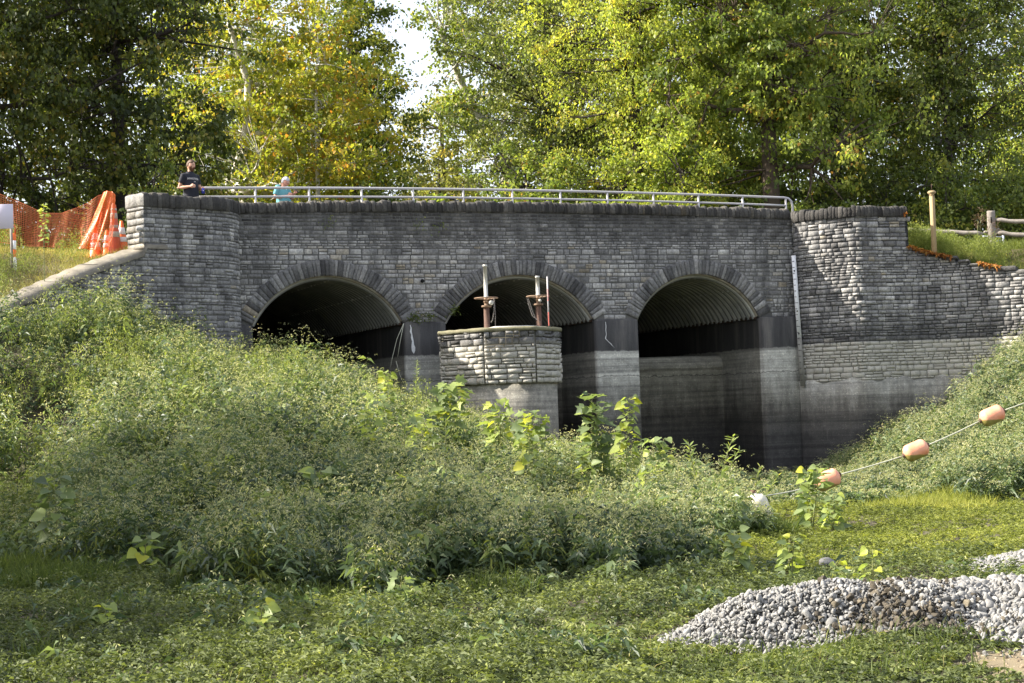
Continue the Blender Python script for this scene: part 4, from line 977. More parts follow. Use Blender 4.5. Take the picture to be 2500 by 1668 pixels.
# dry grass behind the wing walls
def on_plateau(side):
    def f(X, Y):
        s, d = fsd(X, Y); dist = plateau_d(side, s)-d
        return ((s < -1.9) if side < 0 else (s > 16.5)) & (dist > (.12 if side < 0 else -.12)) & (dist < 5.5)
    def z(X, Y):
        s, d = fsd(X, Y); return plateau_z(side, s, np.maximum(plateau_d(side, s)-d, 0))
    return f, z
fl, zl_ = on_plateau(-1); fr, zr_ = on_plateau(1)
blades('dry_grass', fl, 26000, (-15, -6.5, 29, 41), zl_, .1, .34, .008, 'dry', 'dry straw coloured grass on the slope above the left wing wall', up=.9, tm=.45)
airy('roadside_weeds', lambda X, Y: fl(X, Y) & (patch(X, Y, 2.1, 2) > .55) & (X < -8.9), 190, (-15, -7.5, 29, 38), zl_, .4, .75, 'haze', 'dusty olive weed clumps on the dry left slope before the netting', 'weeds', per=160, r0=.2, size=.024, st=(.4, .1))
blades('bank_grass', fr, 24000, (8.5, 16, 37, 48), zr_, .12, .45, .009, 'grass', 'pale green grass on the bank above the right wing wall', up=1.0, tm=.62)
blades('straw_grass', lambda X, Y: fr(X, Y) & (patch(X, Y, 1.7, 2) > .5), 6000, (8.5, 16, 37, 48), zr_, .1, .4, .008, 'dry', 'straw coloured dry grass mixed along the right bank edge', up=.8, tm=.5)
airy('bank_goldenrod', lambda X, Y: fr(X, Y) & (X > 9.5) & (X < 12.3) & (Y < 43.8) & (patch(X, Y, 2.4, 1) > .2), 170, (9.4, 12.4, 39.5, 44), zr_, .5, .8, 'haze', 'bushy grey green weeds beside the pale wooden post', 'weeds', per=150, r0=.24, size=.03, st=(.5, .1))
def edge_strip(name, t0, t1, n, label):
    t = rng.uniform(t0, t1, n); P = NP([RP.w(a, rtop(a)+.05, rng.uniform(-.25, .12)) for a in t]); D = dirs(n, .3, .8, NP([0, -.5, 0])); L = rng.uniform(.04, .12, n)
    tag(flush(name, [leafquads(P, D, L, L*.35, .2, .3)], [rng.random(n)], MW['rusty']), label, 'weeds', None, 'stuff')
edge_strip('spurge', TR_END-.1, TR_END+1.1, 1500, 'rust red weeds spilling over the top of the right wing wall beside the tower')
edge_strip('spurge', TR_END+1.7, TR_END+2.2, 450, 'small rust coloured tuft hanging on the right wing wall below the rail fence')

# ------------------------------------------------------------------ gravel, clods, rocks
def ico(sub=1):
    bm = bmesh.new(); bmesh.ops.create_icosphere(bm, subdivisions=sub, radius=1); V = NP([v.co[:] for v in bm.verts]); Fc = NP([[v.index for v in f.verts] for f in bm.faces]); bm.free(); return V, Fc
I1 = ico(1); I2 = ico(2); I3 = ico(3)
def rocks(name, P, size, mat, tint, label, cat, base=I1, jag=.22, squash=.7):
    n = len(P); V0, F0_ = base; nv = len(V0); protos = []
    for k in range(12):
        v = V0*(1+rng.normal(size=(nv, 1))*jag); 
        for _ in range(9):                              # chop with planes for broken faces
            nn_ = unit(rng.normal(size=3)); dd = v@nn_; lim = rng.uniform(.38, .72); v = v-np.maximum(dd-lim, 0)[:, None]*nn_
        protos.append(v*NP([1.15, rng.uniform(.55, 1), rng.uniform(.45, .9)*squash/.7]))
    protos = NP(protos); pi = rng.integers(0, 12, n); q = unit(rng.normal(size=(n, 4))); a, b, c, d = q.T
    R = np.stack([np.stack([1-2*(c*c+d*d), 2*(b*c-a*d), 2*(b*d+a*c)], -1), np.stack([2*(b*c+a*d), 1-2*(b*b+d*d), 2*(c*d-a*b)], -1), np.stack([2*(b*d-a*c), 2*(c*d+a*b), 1-2*(b*b+c*c)], -1)], 1)
    V = np.einsum('nij,nkj->nki', R, protos[pi])*np.asarray(size)[:, None, None]+P[:, None, :]
    Fc = (F0_[None]+(np.arange(n)*nv)[:, None, None]).reshape(-1, 3)
    o = np_mesh(name, V.reshape(-1, 3), Fc.ravel(), np.arange(len(Fc))*3, mat, None, np.repeat(tint, len(F0_)))
    return tag(o, label, cat, None, 'stuff') if label else o
def gravel_mat(name, stops):
    m, n, b = newmat(name); q = NN(n); b.inputs['Roughness'].default_value = .85
    c = q.ramp(q.tint(), stops); c = q.mix(.6, c, q.ramp(q.noise(q.pos(), 30, 4), [(.3, (.7, .7, .7)), (.7, (1.15, 1.15, 1.15))]), 'MULTIPLY'); n.links.new(c, b.inputs['Base Color']); q.bump(q.noise(q.pos(), 70, 4), .5, .01, b); return m
M_gravel = gravel_mat('limestone_gravel', L3((.08, .078, .072), (.16, .157, .148), (.23, .226, .214), (.30, .295, .275)))
M_clod = gravel_mat('mud_clod', L3((.04, .033, .022), (.085, .07, .047), (.14, .118, .08)))
sheet_h = lambda X, Y: GH(X, Y)+heap(X, Y)-.045
o = sheet('gravel_bed', np.arange(.6, 8.5, .08), np.arange(13.0, 21.5, .08), sheet_h, M_gravel, 'structure')
def gpts(n, box, thr):
    P = pts_in(n, *box, lambda X, Y: (heap(X, Y) > thr) & visx(X, Y, .6), 0); z = GH(P[:, 0], P[:, 1])+heap(P[:, 0], P[:, 1]); return np.stack([P[:, 0], P[:, 1], z], 1)
def mudw(X, Y): return np.exp(-((X-3.1-.25*np.sin(Y*7))/.42)**2-((Y-13.95-.12*np.sin(X*9))/.30)**2)
P = gpts(17000, (.9, 7.0, 13.2, 16.8), .03); P[:, 2] += rng.uniform(-.03, .012, len(P)); sz = np.clip(rng.lognormal(-3.9, .40, len(P)), .009, .062); sz *= 1+.25*(P[:, 0] > 3.6)
tn = np.clip(rng.normal(.6, .18, len(P))-.5*(mudw(P[:, 0], P[:, 1]) > .45), 0, 1)
rocks('gravel', P, sz, M_gravel, tn, 'heap of pale grey crushed limestone gravel in the right foreground', 'gravel', I2, .04)
P2 = pts_in(900, .9, 7.2, 12.9, 17.2, lambda X, Y: (heap(X, Y) < .04) & (heap(X, Y-.0) > .0006)); P = np.stack([P2[:, 0], P2[:, 1], GH(P2[:, 0], P2[:, 1])+.02], 1)
rocks('stray_gravel', P, np.clip(rng.lognormal(-4.1, .4, len(P)), .008, .04), M_gravel, np.clip(rng.normal(.4, .2, len(P)), 0, 1), 'stray gravel stones lying in the leaves around the edge of the heap', 'gravel', I2, .04)
P = gpts(6000, (4.4, 8.4, 17.2, 20.6), .02); P[:, 2] += rng.uniform(-.02, .02, len(P)); sz = np.clip(rng.lognormal(-3.5, .3, len(P)), .018, .07)
rocks('gravel', P, sz, M_gravel, np.clip(rng.normal(.6, .18, len(P)), 0, 1), 'smaller spread of pale gravel on the grass behind the main heap', 'gravel', I2, .04)
P = gpts(5200, (2.2, 4.3, 13.2, 15.0), .02); k = rng.random(len(P)) < mudw(P[:, 0], P[:, 1])*1.0+.02; P = P[k]; P[:, 2] += rng.uniform(-.01, .035, len(P)); sz = np.clip(rng.lognormal(-4.0, .5, len(P)), .008, .05)
rocks('mud_clods', P, sz, M_clod, rng.random(len(P)), 'crumbly brown clods of mud dumped on the gravel heap', 'mud', I3, .07, .8)
P2 = pts_in(1100, 2.9, 5.4, 12.4, 13.9, lambda X, Y: sand(X, Y) & (heap(X, Y) < .05)); P = np.stack([P2[:, 0], P2[:, 1], GH(P2[:, 0], P2[:, 1])+.005], 1)
rocks('soil_crumbs', P, np.clip(rng.lognormal(-4.3, .5, len(P)), .005, .05), gravel_mat('sandy_crumb', L3((.12, .09, .055), (.22, .17, .11), (.32, .27, .19))), rng.random(len(P)), 'sandy tan crumbs of soil in the bottom right corner', 'soil')
sheet('sandy_soil', np.arange(2.6, 8, .1), np.arange(11, 14.2, .1), lambda X, Y: np.where(sand(X, Y), GH(X, Y)+.012, GH(X, Y)-.05), M_drysoil)
def rock(px, py, Y, r_, sc, label, mat=M_gravel, seed=1, tint=.25):
    c = at(px, py, Y); e = empty('rock', c, label, 'rock'); rr = np.random.default_rng(seed); V, Fc = I3
    v = V*(1+.10*np.sin(V@rr.normal(size=3)*3+1)[:, None]+rr.normal(size=(len(V), 1))*.018)
    for _ in range(6): nn_ = unit(rr.normal(size=3)); dd = v@nn_; v = v-np.maximum(dd-rr.uniform(.55, .85), 0)[:, None]*nn_*.9
    v = v*NP(sc)*r_+c
    np_mesh('stone', v, Fc.ravel(), np.arange(len(Fc))*3, mat, e, np.full(len(Fc), tint)); return e
rock(2165, 1512, 14.1, .135, (1, .7, .52), 'largest smooth grey rock lying on the mud of the gravel heap', seed=2, tint=.08)
rock(2300, 1597, 13.75, .075, (1, .8, .75), 'grey rock standing at the lower edge of the gravel below the mud', seed=3, tint=.2)
rock(2385, 1500, 14.3, .10, (.8, .7, .8), 'tan grey pointed boulder at the right part of the gravel heap', gravel_mat('tan_rock', L3((.25, .21, .15), (.32, .28, .21))), 4, .4)
rock(2220, 1585, 13.75, .08, (1, .8, .6), 'mud stained grey rock between the clods and the lower gravel', M_clod, 5, .9)
rock(2020, 1372, 19.0, .085, (1.1, .8, .6), 'pale lump of broken concrete half hidden in the leaves above the gravel', seed=6, tint=.5)
rock(2260, 1425, 15.6, .06, (1, .8, .7), 'loose brown grey stone beyond the crest of the gravel heap', M_clod, 7, .6)

# ------------------------------------------------------------------ saplings with broad leaves
def outline(kind):
    if kind == 'sycamore': pts = [(0, 0), (.28, -.06), (.52, .22), (.34, .36), (.56, .66), (.25, .62), (0, 1.0)]
    elif kind == 'cottonwood': pts = [(0, .02), (.22, -.03), (.46, .16), (.44, .38), (.30, .64), (.12, .86), (0, 1.0)]
    else: pts = [(0, 0), (.06, .15), (.09, .4), (.08, .65), (.04, .85), (0, 1)]
    r = pts; l = [(-x, y) for x, y in pts[-2:0:-1]]; return NP(r+l)
def sapling(name, label, px, ptop, pbot, Y, kind, n, leaf, seed, bendx=0.0, spread=.16, ymean=.35, group=None, nst=1):
    r = np.random.default_rng(seed); n = int(n*(2.3 if Y > 23 else 1.8)); ptop -= 14; Y -= .6; leaf *= 1.03; ymean += .08; top = at(px+bendx, ptop, Y); bot = at(px, pbot, Y); gz = float(GH(bot[0], Y)); bot[2] = min(bot[2], gz+.3) if bot[2] > gz else bot[2]; zb = min(gz, bot[2]); base = NP([bot[0], Y, zb])
    e = empty(name, base, label, 'sapling' if kind != 'weed' else 'weed', group); ol = outline(kind); m = len(ol); Vs, Ts, Lp, St = [], [], [], []; mb = MB(); cnt = 0; nl = 0
    stems = []
    for s_ in range(nst):
        tp = top+NP([r.normal()*.16*s_, r.normal()*.1*s_, -abs(r.normal())*.2*s_]); pts = curve(base, tp, NP([-bendx/F*Y*.35, 0, .05]), 10); stems.append(pts)
        mb.tube([tuple(p) for p in pts], list(np.linspace(.012, .004, 10)), 5)
    for i in range(n):
        pts = stems[i % nst]; zlo = (at(px, pbot, Y)[2]-base[2])/max(top[2]-base[2], .1); f = zlo+(1-zlo)*((i+.5)/n)**.8; f = min(max(f, 0), 1); k = f*9; p = pts[int(k)]*(1-k % 1)+pts[min(int(k)+1, 9)]*(k % 1)
        a = i*2.4+r.normal()*.4; L = leaf*r.uniform(.6, 1.15)*(1.1-.35*f); pet = L*.5*spread/.16
        if kind == 'willow': D = unit(NP([math.cos(a)*.8, math.sin(a)*.8, r.uniform(.1, .8)])); L *= 1.0; q = p
        else:
            D = unit(NP([math.cos(a), math.sin(a), r.uniform(-.7, .35)])); q = p+NP([math.cos(a), math.sin(a), .35])*pet
            mb.tube([tuple(p), tuple(q)], .0025, 4, cap=False)
        up = unit(NP([r.normal()*.45+.1, r.normal()*.45-.35, .9])); S = unit(np.cross(D, up)); N_ = np.cross(S, D)
        w_ = .9+r.normal()*.1; curl = r.uniform(-.1, .25)
        v = q+np.outer(ol[:, 1]*L, D)+np.outer(ol[:, 0]*L*1.15*w_, S)+np.outer(np.abs(ol[:, 0])*L*.35-(ol[:, 1]**2)*L*curl, N_)
        c = q+D*L*.45; v = np.vstack([v, c]); Vs.append(v)
        for j in range(m): Lp += [cnt+m, cnt+j, cnt+(j+1) % m]; St.append(nl); nl += 3
        Ts += [float(np.clip(r.normal(ymean, .16)+(.4 if r.random() < .06 else 0), 0, 1))]*m; cnt += m+1
    mb.build('stem', M_stem, e, True); np_mesh('foliage', np.concatenate(Vs), Lp, St, MW['big'], e, Ts)
    return e
SAP = [
 ('sycamore_sapling', 'tall silvery leaved sycamore sapling standing before the dark middle pier', 1445, 975, 1190, 29.0, 'sycamore', 40, .24, 0, .2, .3, 2),
 ('cottonwood_sapling', 'yellow green cottonwood sapling just right of the tallest silvery one', 1525, 985, 1170, 28.6, 'cottonwood', 30, .19, 12, .18, .55, 1),
 ('sycamore_sapling', 'broad leaved sapling at the lower left corner of the intake tower', 1085, 950, 1050, 30.5, 'sycamore', 26, .26, 10, .2, .4, 2),
 ('sycamore_sapling', 'bright sapling in front of the foot of the intake tower', 1215, 993, 1080, 29.5, 'sycamore', 20, .24, 0, .2, .5, 2),
 ('sycamore_sapling', 'low wide sapling right of the intake tower foot on the weed crest', 1290, 1020, 1120, 28.6, 'sycamore', 24, .22, 0, .22, .45, 2),
 ('cottonwood_sapling', 'small yellow tipped sapling left of the intake tower before the first pier', 945, 925, 985, 30.5, 'cottonwood', 13, .17, 0, .16, .6, 1),
 ('cottonwood_sapling', 'bluish green cottonwood sapling before the right hand weir', 1610, 1085, 1190, 27.6, 'cottonwood', 24, .19, 10, .2, .35, 2),
 ('willow_sapling', 'slender willow sapling arching right against the dark concrete', 1740, 1075, 1190, 27.4, 'willow', 46, .19, 52, .1, .45, 3),
 ('willow_sapling', 'low willow shoots at the right tip of the weed bank', 1830, 1150, 1215, 27.0, 'willow', 30, .16, 25, .1, .4, 3),
 ('cottonwood_sapling', 'leafy cottonwood sapling beside the leftmost orange buoy', 1985, 1150, 1300, 26.4, 'cottonwood', 34, .17, 20, .18, .4, 2),
 ('cottonwood_sapling', 'short cottonwood sapling in the grass below the leftmost orange buoy', 2035, 1222, 1300, 25.6, 'cottonwood', 20, .16, 0, .18, .42, 2),
 ('cottonwood_sapling', 'small sapling beside the white buoy', 1765, 1215, 1300, 26.0, 'cottonwood', 20, .16, 0, .2, .5, 2),
 ('cottonwood_sapling', 'round leaved sapling in mid bank left of centre', 775, 1165, 1290, 24.6, 'cottonwood', 20, .24, 10, .18, .25, 1),
 ('cottonwood_sapling', 'round leaved sapling in mid bank below the intake tower', 985, 1180, 1300, 24.0, 'cottonwood', 20, .24, -10, .18, .25, 1),
 ('cottonwood_sapling', 'drooping sapling with yellowing top below the centre of the bank', 1180, 1305, 1410, 20.4, 'cottonwood', 16, .14, 6, .16, .35, 1),
 ('cottonwood_sapling', 'grey leaved sapling at the right foot of the weed bank', 1530, 1290, 1420, 20.8, 'cottonwood', 26, .17, 10, .2, .2, 2),
 ('sycamore_sapling', 'spreading sapling with lobed leaves high on the right of the weed bank', 1590, 1240, 1330, 22.0, 'sycamore', 16, .2, 0, .2, .25, 1),
 ('cottonwood_sapling', 'shaded sapling with big pale leaves at the far left of the bank', 140, 1185, 1330, 23.0, 'cottonwood', 18, .24, -8, .18, .25, 1),
 ('cottonwood_sapling', 'shaded sapling with round leaves at the lower left of the bank', 350, 1325, 1430, 21.0, 'cottonwood', 13, .22, 8, .18, .2, 1),
 ('cottonwood_sapling', 'sapling with one bright yellow leaf in the lower left foreground', 262, 1495, 1610, 16.4, 'cottonwood', 15, .13, -6, .16, .45, 1),
 ('cottonwood_sapling', 'yellow green sapling in the left foreground carpet', 630, 1490, 1620, 15.2, 'cottonwood', 14, .14, 12, .14, .6, 1),
 ('sycamore_sapling', 'pale leaved sapling at the foot of the bank below the intake tower', 975, 1420, 1530, 17.6, 'sycamore', 18, .15, 6, .16, .3, 2),
 ('cottonwood_sapling', 'pale sapling in the grass just above the gravel heap', 1930, 1325, 1420, 18.2, 'cottonwood', 24, .13, 10, .2, .45, 2),
 ('cottonwood_sapling', 'small sapling in the grass above the right part of the gravel heap', 2130, 1355, 1440, 17.0, 'cottonwood', 18, .11, 0, .2, .5, 2),
 ('cottonwood_sapling', 'round leaved sapling right of the weed bank above the gravel', 1790, 1310, 1410, 19.6, 'cottonwood', 20, .15, 4, .18, .35, 2),
 ('sycamore_sapling', 'yellow leaved sapling in the middle of the weed bank', 530, 1135, 1210, 25.0, 'sycamore', 10, .2, 5, .16, .6, 1),
 ('willow_sapling', 'thin upright weed shoot standing before the left pier', 1010, 895, 990, 31.0, 'willow', 26, .1, 8, .06, .5, 1),
 ('sycamore_sapling', 'bright green leafed sapling in the upper middle of the bank below the intake tower', 1030, 1045, 1130, 28.0, 'sycamore', 12, .22, 0, .18, .55, 1),
]
for k, (nm, lb, px, a, b, Y, kd, n, lf, bx, sp, ym, ns) in enumerate(SAP): sapling(nm, lb, px, a, b, Y, kd, n, lf, 900+k, bx, sp, ym, None, ns)
sapling('leafy_weed', 'tall ragweed stalk with yellow lower leaves in front of the orange netting', 105, 512, 600, 34.6, 'cottonwood', 16, .13, 990, 2, .14, .62)
# small plants rooted in the bridge joints
def tuft(label, s, z, r_, n, seed):
    c = fw(s, .10, z); e = empty('fern', c, label, 'plant'); P = c+rng.normal(size=(n, 3))*NP([r_, .05, r_*.8]); D = dirs(n, .1, 1); L = rng.uniform(.03, .07, n)
    flush('fronds', [leafquads(P, D, L, L*.5, .2, .2)], [np.clip(rng.normal(.6, .15, n), 0, 1)], MW['grass'], e)
tuft('green fern tuft on the ledge between the left and middle arches, left one', 4.08, 4.17, .09, 110, 1)
tuft('green fern tuft on the ledge between the left and middle arches, right one', 4.42, 4.2, .07, 90, 2)
tuft('small green plant hanging at the left haunch of the middle arch', 5.02, 4.36, .08, 90, 3)
for s, z, lb in ((2.1, 6.4, 'left'), (4.2, 6.35, 'middle'), (4.75, 6.3, 'right')): tuft('thin moss streak just under the coping, the %s one' % lb, s, z-.02, .10, 40, 4)

# ------------------------------------------------------------------ buoys on their rope
M_buoy = None
def buoy_mat():
    m, n, b = newmat('faded_orange_buoy'); q = NN(n); b.inputs['Roughness'].default_value = .45
    tc = n.nodes.new('ShaderNodeTexCoord').outputs['Object']; zz = q.node('ShaderNodeSeparateXYZ', {0: tc}).outputs[2]
    c = q.ramp(q.noise(q.pos(), 5, 5), [(.3, (.68, .25, .13)), (.7, (.80, .42, .28))])
    c = q.mix(q.rng(q.math('ADD', zz, q.math('MULTIPLY', q.noise(q.pos(), 9, 4), .03)), -.045, -.065), c, (.24, .21, .06)); n.links.new(c, b.inputs['Base Color']); return m
MBUOY = buoy_mat()
BPX = [((2020, 1172), 29.0, 'nearest faded orange buoy on the rope, its left end behind sapling leaves'), ((2236, 1100), 29.8, 'middle faded orange buoy with green waterline on the slanting rope'), ((2422, 1015), 30.6, 'highest faded orange buoy on the rope against the right bank weeds')]
ends = []
for (c_, Y, lb) in BPX:
    c = at(*c_, Y); e = empty('buoy', c, lb, 'buoy', 'orange buoys strung along the rope')
    ax = Vector((.93, .08, .36)).normalized(); L = .235; R_ = .155
    prof = [(0.0, -L), (.028, -L), (.03, -L+.01)]+[(R_*math.sin(q), -L+.10*(1-math.cos(q))+.01) for q in np.linspace(.3, math.pi/2, 6)]+[(R_*1.0, -.02), (R_*1.015, 0), (R_, .02)]+[(R_*math.sin(q), L-.10*(1-math.cos(q))-.01) for q in np.linspace(math.pi/2, .3, 6)]+[(.03, L-.01), (.028, L), (0, L)]
    mb = MB(); mb.lathe(c, prof, 28, ax); mb.build('float', MBUOY, e, True)
    for sgn in (-1, 1):
        mb = MB(); mb.lathe(NP(c)+NP(ax)*(L+.002)*sgn, [(.045, -.02), (.045, .008), (.018, .009)], 12, ax*sgn); mb.build('end_cap', M_rust, e)
    ends.append((NP(c)-NP(ax)*L, NP(c)+NP(ax)*L))
w_c = at(1850, 1238, 26.3); wb = empty('white_buoy', w_c, 'weathered white round buoy half hidden among the leaves at the rope end', 'buoy')
mb = MB(); mb.lathe(w_c, [(0, -.22), (.13, -.21), (.175, -.15), (.18, .0), (.17, .10), (.12, .18), (.05, .20), (.03, .24), (0, .24)], 26, Vector((-.25, -.1, 1))); mb.build('float', plain('white_buoy_plastic', (.72, .68, .58), .5, 0, .6, 6, (.4, .37, .3)), wb, True)
mb = MB(); mb.lathe(w_c+NP([-.06, -.02, .24]), [(0.045, -.02), (.045, .02), (0, .021)], 10); mb.build('cap', M_rust, wb)
rp = empty('rope', at(1858, 1212, 26.3), 'pale taut rope running up to the right through the orange buoys', 'rope')
segs = [(at(1858, 1212, 26.3), ends[0][0]), (ends[0][1], ends[1][0]), (ends[1][1], ends[2][0]), (ends[2][1], at(2700, 905, 32.5))]
mb = MB()
for a, b in segs: mb.tube([tuple(a+(b-a)*t-NP([0, 0, .025*math.sin(math.pi*t)*np.linalg.norm(b-a)/4])) for t in np.linspace(0, 1, 10)], .011, 6)
mb.build('rope_line', M_rope, rp, True)

# ------------------------------------------------------------------ traffic cones, netting, sign at the left approach
def zlcone(X, Y): s, d = fsd(NP([X]), NP([Y])); return float(plateau_z(-1, s, np.maximum(plateau_d(-1, s)-d, 0))[0])
def ground_at(px, py, side=-1):
    for Y in np.arange(33, 46, .02):
        p = at(px, py, Y); s, d = fsd(NP([p[0]]), NP([p[1]])); dist = plateau_d(side, s)-d
        if dist[0] > 0 and p[2] <= plateau_z(side, s, dist)[0]+.0: return p
        if p[2] < 0: break
    return at(px, py, 37)
def cone(px, py, h, lb, group='traffic cones by the left tower'):
    p = at(px, py, 36.9); z = zlcone(p[0], p[1]); p[2] = z; e = empty('traffic_cone', p, lb, 'traffic cone', group)
    mb = MB(); mb.box(p+NP([0, 0, .02]), .36, .36, .04, .3, b=.02); mb.build('base', M_rubber if 'tall' in lb else M_orange, e)
    R = lambda z_: .035+(.15-.035)*(1-(z_-.04)/(h-.04))
    mb = MB(); mb.lathe(p, [(.165, .04), (R(.06), .055), (R(h), h-.01), (R(h)*.8, h), (0, h)], 26); mb.build('body', M_orange, e, True)
    for a, b in ((.38, .52), (.60, .80)):
        mb = MB(); mb.lathe(p, [(R(h*a)+.001, h*a), (R(h*a)+.004, h*a+.004), (R(h*b)+.004, h*b-.004), (R(h*b)+.001, h*b)], 26); mb.build('reflective_band', M_refl, e, True)
    return e, p
cone(298, 598, .74, 'orange traffic cone with two white bands standing nearest the stone tower')
cone(233, 602, .70, 'leftmost traffic cone with two white bands behind the orange netting')
cone(262, 600, .62, 'traffic cone veiled by netting beside the tall orange channelizer')
p = at(280, 603, 36.7); p[2] = zlcone(p[0], p[1]); e = empty('channelizer_cone', p, 'tall faded orange channelizer with dirty pale bands wrapped in netting', 'traffic cone')
mb = MB(); mb.box(p+NP([0, 0, .04]), .42, .42, .08, .3, b=.02); mb.build('base', M_rubber, e)
mb = MB(); mb.lathe(p, [(.15, .08), (.145, .12), (.05, 1.14), (.03, 1.15), (.03, 1.2), (.045, 1.22), (.045, 1.26), (.02, 1.29), (0, 1.29)], 22); mb.build('body', M_orange2, e, True)
for a, b in ((.44, .56), (.64, .70), (.84, .96), (1.02, 1.06)):
    R = lambda z_: .145+(.05-.145)*(z_-.12)/1.02
    mb = MB(); mb.lathe(p, [(R(a)+.001, a), (R(a)+.004, a+.004), (R(b)+.004, b-.004), (R(b)+.001, b)], 22); mb.build('reflective_band', M_reflg, e, True)
p_chan = p
p = at(33, 592, 35.2); p[2] = zlcone(p[0], p[1]); e = empty('delineator_post', p, 'orange and white delineator post with a loop handle beside the pale board', 'delineator')
mb = MB(); mb.lathe(p, [(.055, 0), (.055, .28), (0, .281)], 16); mb.build('lower_sleeve', M_refl, e, True)
mb = MB(); mb.lathe(p, [(.052, .28), (.052, .44), (0, .441)], 16); mb.build('body', M_orange, e, True)
mb = MB(); mb.lathe(p, [(.054, .44), (.054, .62), (0, .621)], 16); mb.build('reflective_band', M_refl, e, True)
mb = MB(); mb.lathe(p, [(.052, .62), (.052, .76), (.03, .77), (0, .771)], 16); mb.build('upper_body', M_orange, e, True)
mb = MB(); mb.tube([p+NP([-.04, 0, .76]), p+NP([-.045, 0, .88]), p+NP([-.02, 0, .93]), p+NP([.02, 0, .93]), p+NP([.045, 0, .88]), p+NP([.04, 0, .76])], .014, 8); mb.build('handle', M_orange2, e, True)
c = at(4, 529, 34.9); e = empty('sign_board', NP([c[0], c[1], zlcone(c[0], c[1])]), 'blank pale lavender board behind the netting at the far left edge', 'sign')
mb = MB(); mb.box(c, .46, .03, .50, .1, b=.004); mb.build('panel', M_sign, e)
for dx in (-.18, .18): mb = MB(); mb.box([c[0]+dx, c[1]+.03, (c[2]+zlcone(c[0], c[1]))/2-.1], .05, .03, abs(c[2]-zlcone(c[0], c[1]))+.2); mb.build('leg', M_wood, e)

def netting(top, bot, nu, nv, name, label, wav=.03, wd=.0042, mat=M_orange):
    """woven plastic mesh: both families of strands as real thin strips"""
    e = empty(name, bot[0], label, 'safety netting'); T = NP(top); B = NP(bot); tt = np.linspace(0, 1, len(T)); u = np.linspace(0, 1, nu+1); v = np.linspace(0, 1, nv+1)
    Tp = np.stack([np.interp(u, tt, T[:, k]) for k in range(3)], 1); Bp = np.stack([np.interp(u, np.linspace(0, 1, len(B)), B[:, k]) for k in range(3)], 1)
    G = Tp[:, None]*(1-v)[None, :, None]+Bp[:, None]*v[None, :, None]
    ph = u[:, None]*nu*.35; G[..., 1] += wav*np.sin(ph+v[None]*3)*(.3+v[None]); G[..., 0] += wav*.6*np.cos(ph*1.7+v[None]*2)*v[None]
    mb = MB()
    def strip(P, half, out_):
        a = [tuple(p+half*q) for p, q in zip(P, out_)]; b = [tuple(p-half*q) for p, q in zip(P, out_)]; mb.grid([[x, y] for x, y in zip(a, b)])
    for i in range(nu+1):
        d = G[min(i+1, nu)]-G[max(i-1, 0)]; strip(G[i], wd, unit(d))
    for j in range(nv+1):
        d = G[:, min(j+1, nv)]-G[:, max(j-1, 0)]; strip(G[:, j], wd*(1.8 if j in (0, nv) else .8), unit(d))
    mb.build('mesh', mat, e); return e
YN = 36.6
netting([at(-90, 440, YN), at(0, 474, YN), at(60, 499, YN), at(108, 521, YN), at(150, 521, YN), at(186, 508, YN)], [at(-90, 560, YN), at(0, 592, YN), at(60, 600, YN), at(108, 602, YN), at(150, 604, YN), at(206, 604, YN)], 74, 22, 'safety_netting', 'sagging orange safety netting strung from the left edge past the pale board', mat=M_net)
netting([at(188, 507, YN), at(215, 496, YN), at(240, 478, YN), at(254, 474, YN)], [at(200, 604, YN), at(215, 606, YN), at(226, 604, YN), at(236, 600, YN)], 22, 20, 'safety_netting', 'crumpled orange netting rising toward the wrapped channelizer', .05, mat=M_net)
netting([at(252, 470, 36.4), at(262, 467, 36.3), at(274, 469, 36.35), at(281, 476, 36.4)], [at(192, 606, 36.2), at(222, 608, 36.1), at(246, 609, 36.0), at(270, 600, 36.3)], 40, 34, 'safety_netting', 'bunched bright orange netting draped down over the tall channelizer', .07, .0052)

# ------------------------------------------------------------------ right bank: rail fence, marker post, steel barrier
def zrb(X, Y): s, d = fsd(NP([X]), NP([Y])); return float(plateau_z(1, s, np.maximum(plateau_d(1, s)-d, 0))[0])
fe = empty('rail_fence', at(2424, 610, 43.5), 'weathered grey split rail fence with one slotted post on the right bank', 'fence')
pt_ = at(2419, 517, 43.5); zb_ = zrb(pt_[0], 43.5)
mb = MB(); mb.add([(pt_[0]+x*.09, 43.5+y*.06, z) for z, k in ((zb_-.1, 0), (pt_[2]-.03, 0), (pt_[2]+.02, 1)) for x, y in ((-1, -1), (1, -1), (1, 1), (-1, 1))], [(0, 1, 5, 4), (1, 2, 6, 5), (2, 3, 7, 6), (3, 0, 4, 7), (4, 5, 9, 8), (5, 6, 10, 9), (6, 7, 11, 10), (7, 4, 8, 11), (8, 9, 10, 11)]); mb.build('post', M_wood, fe)
mb = MB(); mb.box([pt_[0]-.02, 43.435, pt_[2]-.22], .035, .012, .15); mb.build('slot', M_hole, fe)
def frail(a, b, r_, nm='rail'):
    mb = MB(); n = 12; P = [tuple(NP(a)+(NP(b)-NP(a))*k/n+NP([0, 0, .012*math.sin(k*1.9)])) for k in range(n+1)]; mb.tube(P, [r_*(.75 if k in (0, n) else 1+.1*math.sin(k*2.3)) for k in range(n+1)], 7); mb.build(nm, M_wood, fe, False)
frail(at(2426, 537, 43.5), at(2640, 552, 43.0), .055); frail(at(2205, 562, 43.9), at(2400, 571, 43.5), .06); frail(at(2402, 568, 43.52), at(2440, 560, 43.5), .035); frail(at(2430, 568, 43.5), at(2640, 590, 43.0), .06)
Yp = 42.6; a = at(2273, 478, Yp); zb_ = zrb(a[0], Yp); mp = empty('marker_post', NP([a[0], Yp, zb_]), 'pale new wooden post with a round cap and thin spike on the right bank', 'post')
